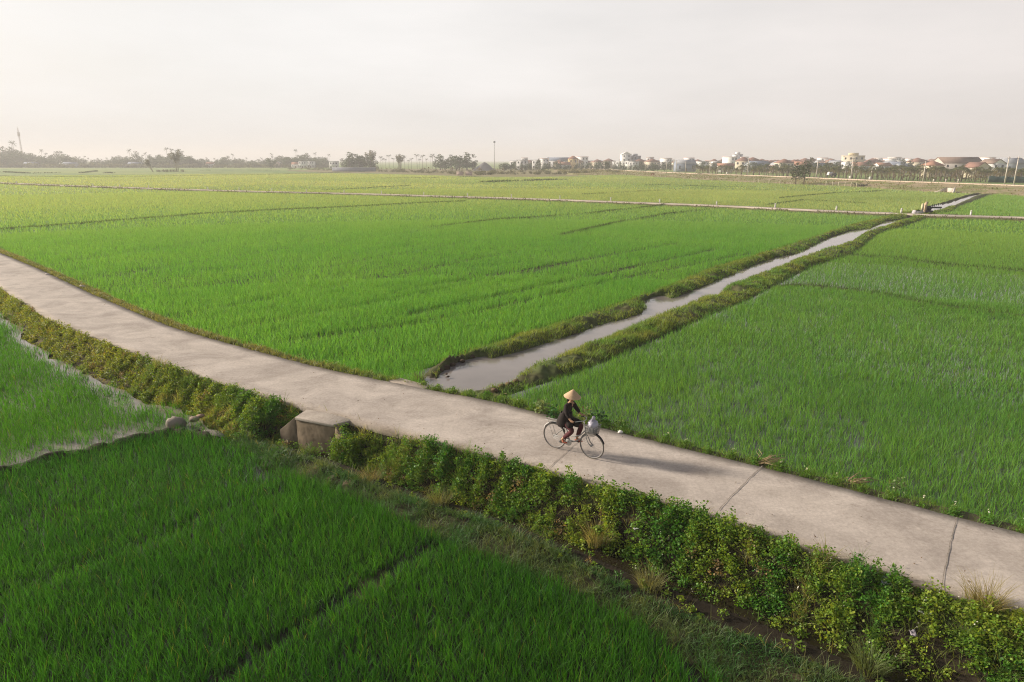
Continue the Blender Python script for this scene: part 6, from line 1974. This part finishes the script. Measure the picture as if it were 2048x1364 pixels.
# stakes and small things on the dam of the dirt road
st = None
for i, u in enumerate((1508, 1517, 1538, 1560, 1582, 1652, 1665, 1677, 1690, 1702, 1713, 1424, 1440, 1384, 1368)):
    yv = np.interp(u, [1368, 1395, 1508, 1600, 1719, 1772], [356.5, 358, 363.5, 367, 371.5, 375]); p = gp(u, yv, 0.0)
    if st is None:
        b = MB(); b.cur = (0.60, 0.52, 0.38); b.tube([(0, 0, -0.4), (0, 0, 0.95)], [0.11, 0.08], 6); st = o = b.build('stake', M_VCN)
    else:
        o = st.copy(); COL.objects.link(o)
    o.location = (*p, 0.0); tag(o, 'short pale stake in the row on the slope below the dirt road', 'stake', 'pale stakes below the dirt road')
for u, lab in ((1454, 'low white kerb stone by the dirt road, left one'), (1740, 'low white kerb stone by the dirt road, right one'), (1700, 'low white block at the foot of a roadside pole')):
    yv = np.interp(u, [1369, 1540, 1640, 1772, 1904], [344.5, 350, 353.8, 359, 363.6]); p = gp(u, yv, 1.0)
    b = MB(); b.cur = (0.70, 0.66, 0.58); b.box(-0.32, 0.32, -0.25, 0.25, -0.2, 0.55); b.lathe([(0.42, 0.55), (0.2, 0.75), (0, 0.78)], 4); o = b.build('kerb_stone', M_VCN); o.location = (*p, 1.0); tag(o, lab, 'kerb stone')

p = gp(1305, 352, -0.1); cow = empty('cow', (*p, ZF + 0.4), 0.4); tag(cow, 'reddish brown cow grazing below the dirt road', 'cow')
M_COW = mat('cow_hide', (0.25, 0.085, 0.035), rough=0.8)
cn_ = [((0, 0, 1.05), (0.36, 0.33)), ((0.55, 0, 1.08), (0.36, 0.30)), ((-0.6, 0, 1.10), (0.32, 0.28)), ((0.95, 0, 1.0), 0.19), ((1.25, 0, 0.7), 0.14), ((1.5, 0, 0.45), 0.09), ((-0.95, 0, 1.05), 0.06), ((-1.05, 0, 0.5), 0.03)]
ce = [(0, 1), (0, 2), (1, 3), (3, 4), (4, 5), (2, 6), (6, 7)]
for x, s, bk in ((0.62, -1, 1), (0.62, 1, 1), (-0.62, -1, 2), (-0.62, 1, 2)):
    k = len(cn_); hx = x - (0.14 if bk == 2 else 0)
    cn_ += [((x, 0.2 * s, 0.75), 0.15), ((hx, 0.2 * s, 0.42), 0.075), ((x - 0.03, 0.2 * s, 0.0), 0.06)]; ce += [(bk, k), (k, k + 1), (k + 1, k + 2)]
skin('body', cn_, ce, M_COW, cow, 1)
p = gp(1399, 349, 0.6); o = plant('shrub', 1399, p[1], 0.75, 'small dark bush at the edge of the dirt road', 'shrub', None, 0.7, z=0.7)
# dead brush heap at the foot of the dam
p = gp(1722, 374, ZF); b = MB(); random.seed(4)
for _ in range(70):
    a = random.uniform(0, pi); k = random.uniform(0.5, 1.3); b.cur = (0.075 * k, 0.062 * k, 0.05 * k); x, yy, z = random.gauss(0, 1.2), random.gauss(0, 0.5), abs(random.gauss(0, 0.35))
    b.tube([(x, yy, z), (x + cos(a) * 1.0, yy + sin(a) * 0.5, z + random.uniform(0, 0.5))], [0.07, 0.03], 5)
o = b.build('brush_heap', M_VC); o.location = (*p, ZF); tag(o, 'dark heap of cut brushwood at the foot of the dirt road dam', 'brush heap')
# small truck by the road
yr = gp(1672, 353, 0.95); truck = empty('parked_truck', (*(yr + np.array([0.6, 5.2])), 0.75), math.atan2(*rt[np.argmin(np.linalg.norm(road - yr, axis=1))][::-1])); tag(truck, 'small dark truck with pale cab parked by the dirt road', 'truck')
b = MB(); b.cur = (0.06, 0.055, 0.055); b.box(-1.4, 1.9, -0.85, 0.85, 0.55, 0.75); b.box(-0.4, 1.9, -0.85, -0.80, 0.752, 1.35); b.box(-0.4, 1.9, 0.80, 0.85, 0.752, 1.35); b.box(1.85, 1.9, -0.798, 0.798, 0.752, 1.35); b.box(-0.45, -0.4, -0.85, 0.85, 0.752, 1.35); b.build('bed', M_VC, truck)
b = MB(); b.cur = (0.62, 0.60, 0.58); b.add([(-2.0, -0.8, 0.6), (-2.0, 0.8, 0.6), (-0.5, -0.8, 0.6), (-0.5, 0.8, 0.6), (-1.95, -0.8, 1.2), (-1.95, 0.8, 1.2), (-1.6, -0.72, 1.85), (-1.6, 0.72, 1.85), (-0.55, -0.72, 1.85), (-0.55, 0.72, 1.85)],
    [(0, 1, 3, 2), (0, 4, 5, 1), (4, 6, 7, 5), (6, 8, 9, 7), (2, 3, 9, 8)], None); b.add([(-2.0, s * 0.8, 0.6) if i == 0 else p_ for s in (-1,) for i, p_ in enumerate([(0, 0, 0), (-0.5, -0.8, 0.6), (-0.55, -0.72, 1.85), (-1.6, -0.72, 1.85), (-1.95, -0.8, 1.2)])], None, [(0, 1, 2), (0, 2, 3), (0, 3, 4)])
b.add([(-2.0, 0.8, 0.6), (-0.5, 0.8, 0.6), (-0.55, 0.72, 1.85), (-1.6, 0.72, 1.85), (-1.95, 0.8, 1.2)], None, [(0, 2, 1), (0, 3, 2), (0, 4, 3)]); cab = b.build('cab', M_VC, truck)
b = MB(); b.cur = (0.05, 0.06, 0.07); b.add([(-1.93, -0.7, 1.26), (-1.93, 0.7, 1.26), (-1.64, 0.66, 1.8), (-1.64, -0.66, 1.8)], [(0, 1, 2, 3)]); b.build('windscreen', M_VC, cab)
for x in (-1.4, 1.2):
    for s in (-1, 1):
        b = MB(); b.cur = (0.03, 0.03, 0.03); b.tube([(x, 0.70 * s, 0.36), (x, 0.90 * s, 0.36)], 0.36, 14); b.build('wheel', M_VC, truck)
# culvert under the dirt road and the tarpaulin fence at right
p = gp(1893, 384, -0.3); r = empty('road_culvert', (*p, ZF), math.atan2(*rt[np.argmin(np.linalg.norm(road - p, axis=1))][::-1])); tag(r, 'pale concrete culvert mouth in the slope of the dirt road dam', 'culvert')
b = MB(); b.cur = (0.48, 0.43, 0.37); b.box(-0.9, 0.9, 1.2, 1.5, -0.3, 1.1); b.build('headwall', M_VCN, r)
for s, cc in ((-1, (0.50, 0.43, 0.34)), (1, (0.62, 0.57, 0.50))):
    b = MB(); b.cur = cc; x0_, x1_ = 0.92 * s, 2.5 * s
    b.add([(x0_, 1.2, -0.3), (x1_, -1.2, -0.3), (x1_, -1.2, 0.0), (x0_, 1.2, 1.25), (x0_ + 0.25 * s, 1.3, -0.3), (x1_ + 0.25 * s, -1.1, -0.3), (x1_ + 0.25 * s, -1.1, 0.0), (x0_ + 0.25 * s, 1.3, 1.25)],
          [(0, 1, 2, 3), (4, 7, 6, 5), (3, 2, 6, 7), (1, 5, 6, 2), (0, 3, 7, 4)]); b.build('wing_wall', M_VCN, r)
p = gp(2040, 363, 0.9); p = p + np.array([0, 9.0]); r = empty('tarpaulin_fence', (*p, 0.3), -0.35); tag(r, 'dark green tarpaulin fence behind the right-hand poles', 'fence')
b = MB(); b.cur = (0.030, 0.065, 0.055)
N_ = 40; V = []
for i in range(N_):
    x = -3 + 14 * i / (N_ - 1); V += [(x, 0.10 * sin(i * 0.9), 0.0), (x, 0.10 * sin(i * 0.9 + 0.4), 1.9 + 0.08 * sin(i * 0.7))]
b.add(V, [(2 * i, 2 * i + 2, 2 * i + 3, 2 * i + 1) for i in range(N_ - 1)]); o = b.build('tarpaulin', M_VC, r); sd = o.modifiers.new('solid', 'SOLIDIFY'); sd.thickness = 0.02
for k in range(5):
    b = MB(); b.cur = (0.35, 0.30, 0.24); b.tube([(-3 + 3.4 * k, 0.22, -0.3), (-3 + 3.4 * k, 0.22, 2.1)], 0.05, 6); b.build('post', M_VC, r)
# footbridge rail by the road
p = gp(1905, 364.2, 1.0); p = p + np.array([0, 3.2]); r = empty('guard_rail', (*p, 0.9), -0.3); tag(r, 'low dark guard rail beside the dirt road above its culvert', 'rail')
b = MB(); b.cur = (0.06, 0.055, 0.05); b.tube([(-3.2, 0, 0.62), (3.2, 0, 0.62)], 0.10, 6); b.build('rail', M_VC, r)
for x in (-3.2, 0, 3.2):
    b = MB(); b.cur = (0.60, 0.54, 0.44); b.box(x - 0.16, x + 0.16, -0.16, 0.16, -0.3, 0.85); b.build('post', M_VCN, r)

# ------------------------------------------------------------------ haze
hz_ = bpy.data.materials.new('haze'); hz_.use_nodes = True
n, l = hz_.node_tree.nodes, hz_.node_tree.links
n.clear(); ho = n.new('ShaderNodeOutputMaterial'); hv = n.new('ShaderNodeVolumePrincipled')
hv.inputs['Color'].default_value = (1.0, 0.975, 0.955, 1); hv.inputs['Density'].default_value = HAZE_D; hv.inputs['Anisotropy'].default_value = 0.12
l.new(hv.outputs[0], ho.inputs['Volume'])
b = MB(); b.box(-4450, 4450, -4450, 4450, -2.4, 50.5)
tag(b.build('haze', hz_), 'pale warm haze over the fields', kind='stuff')
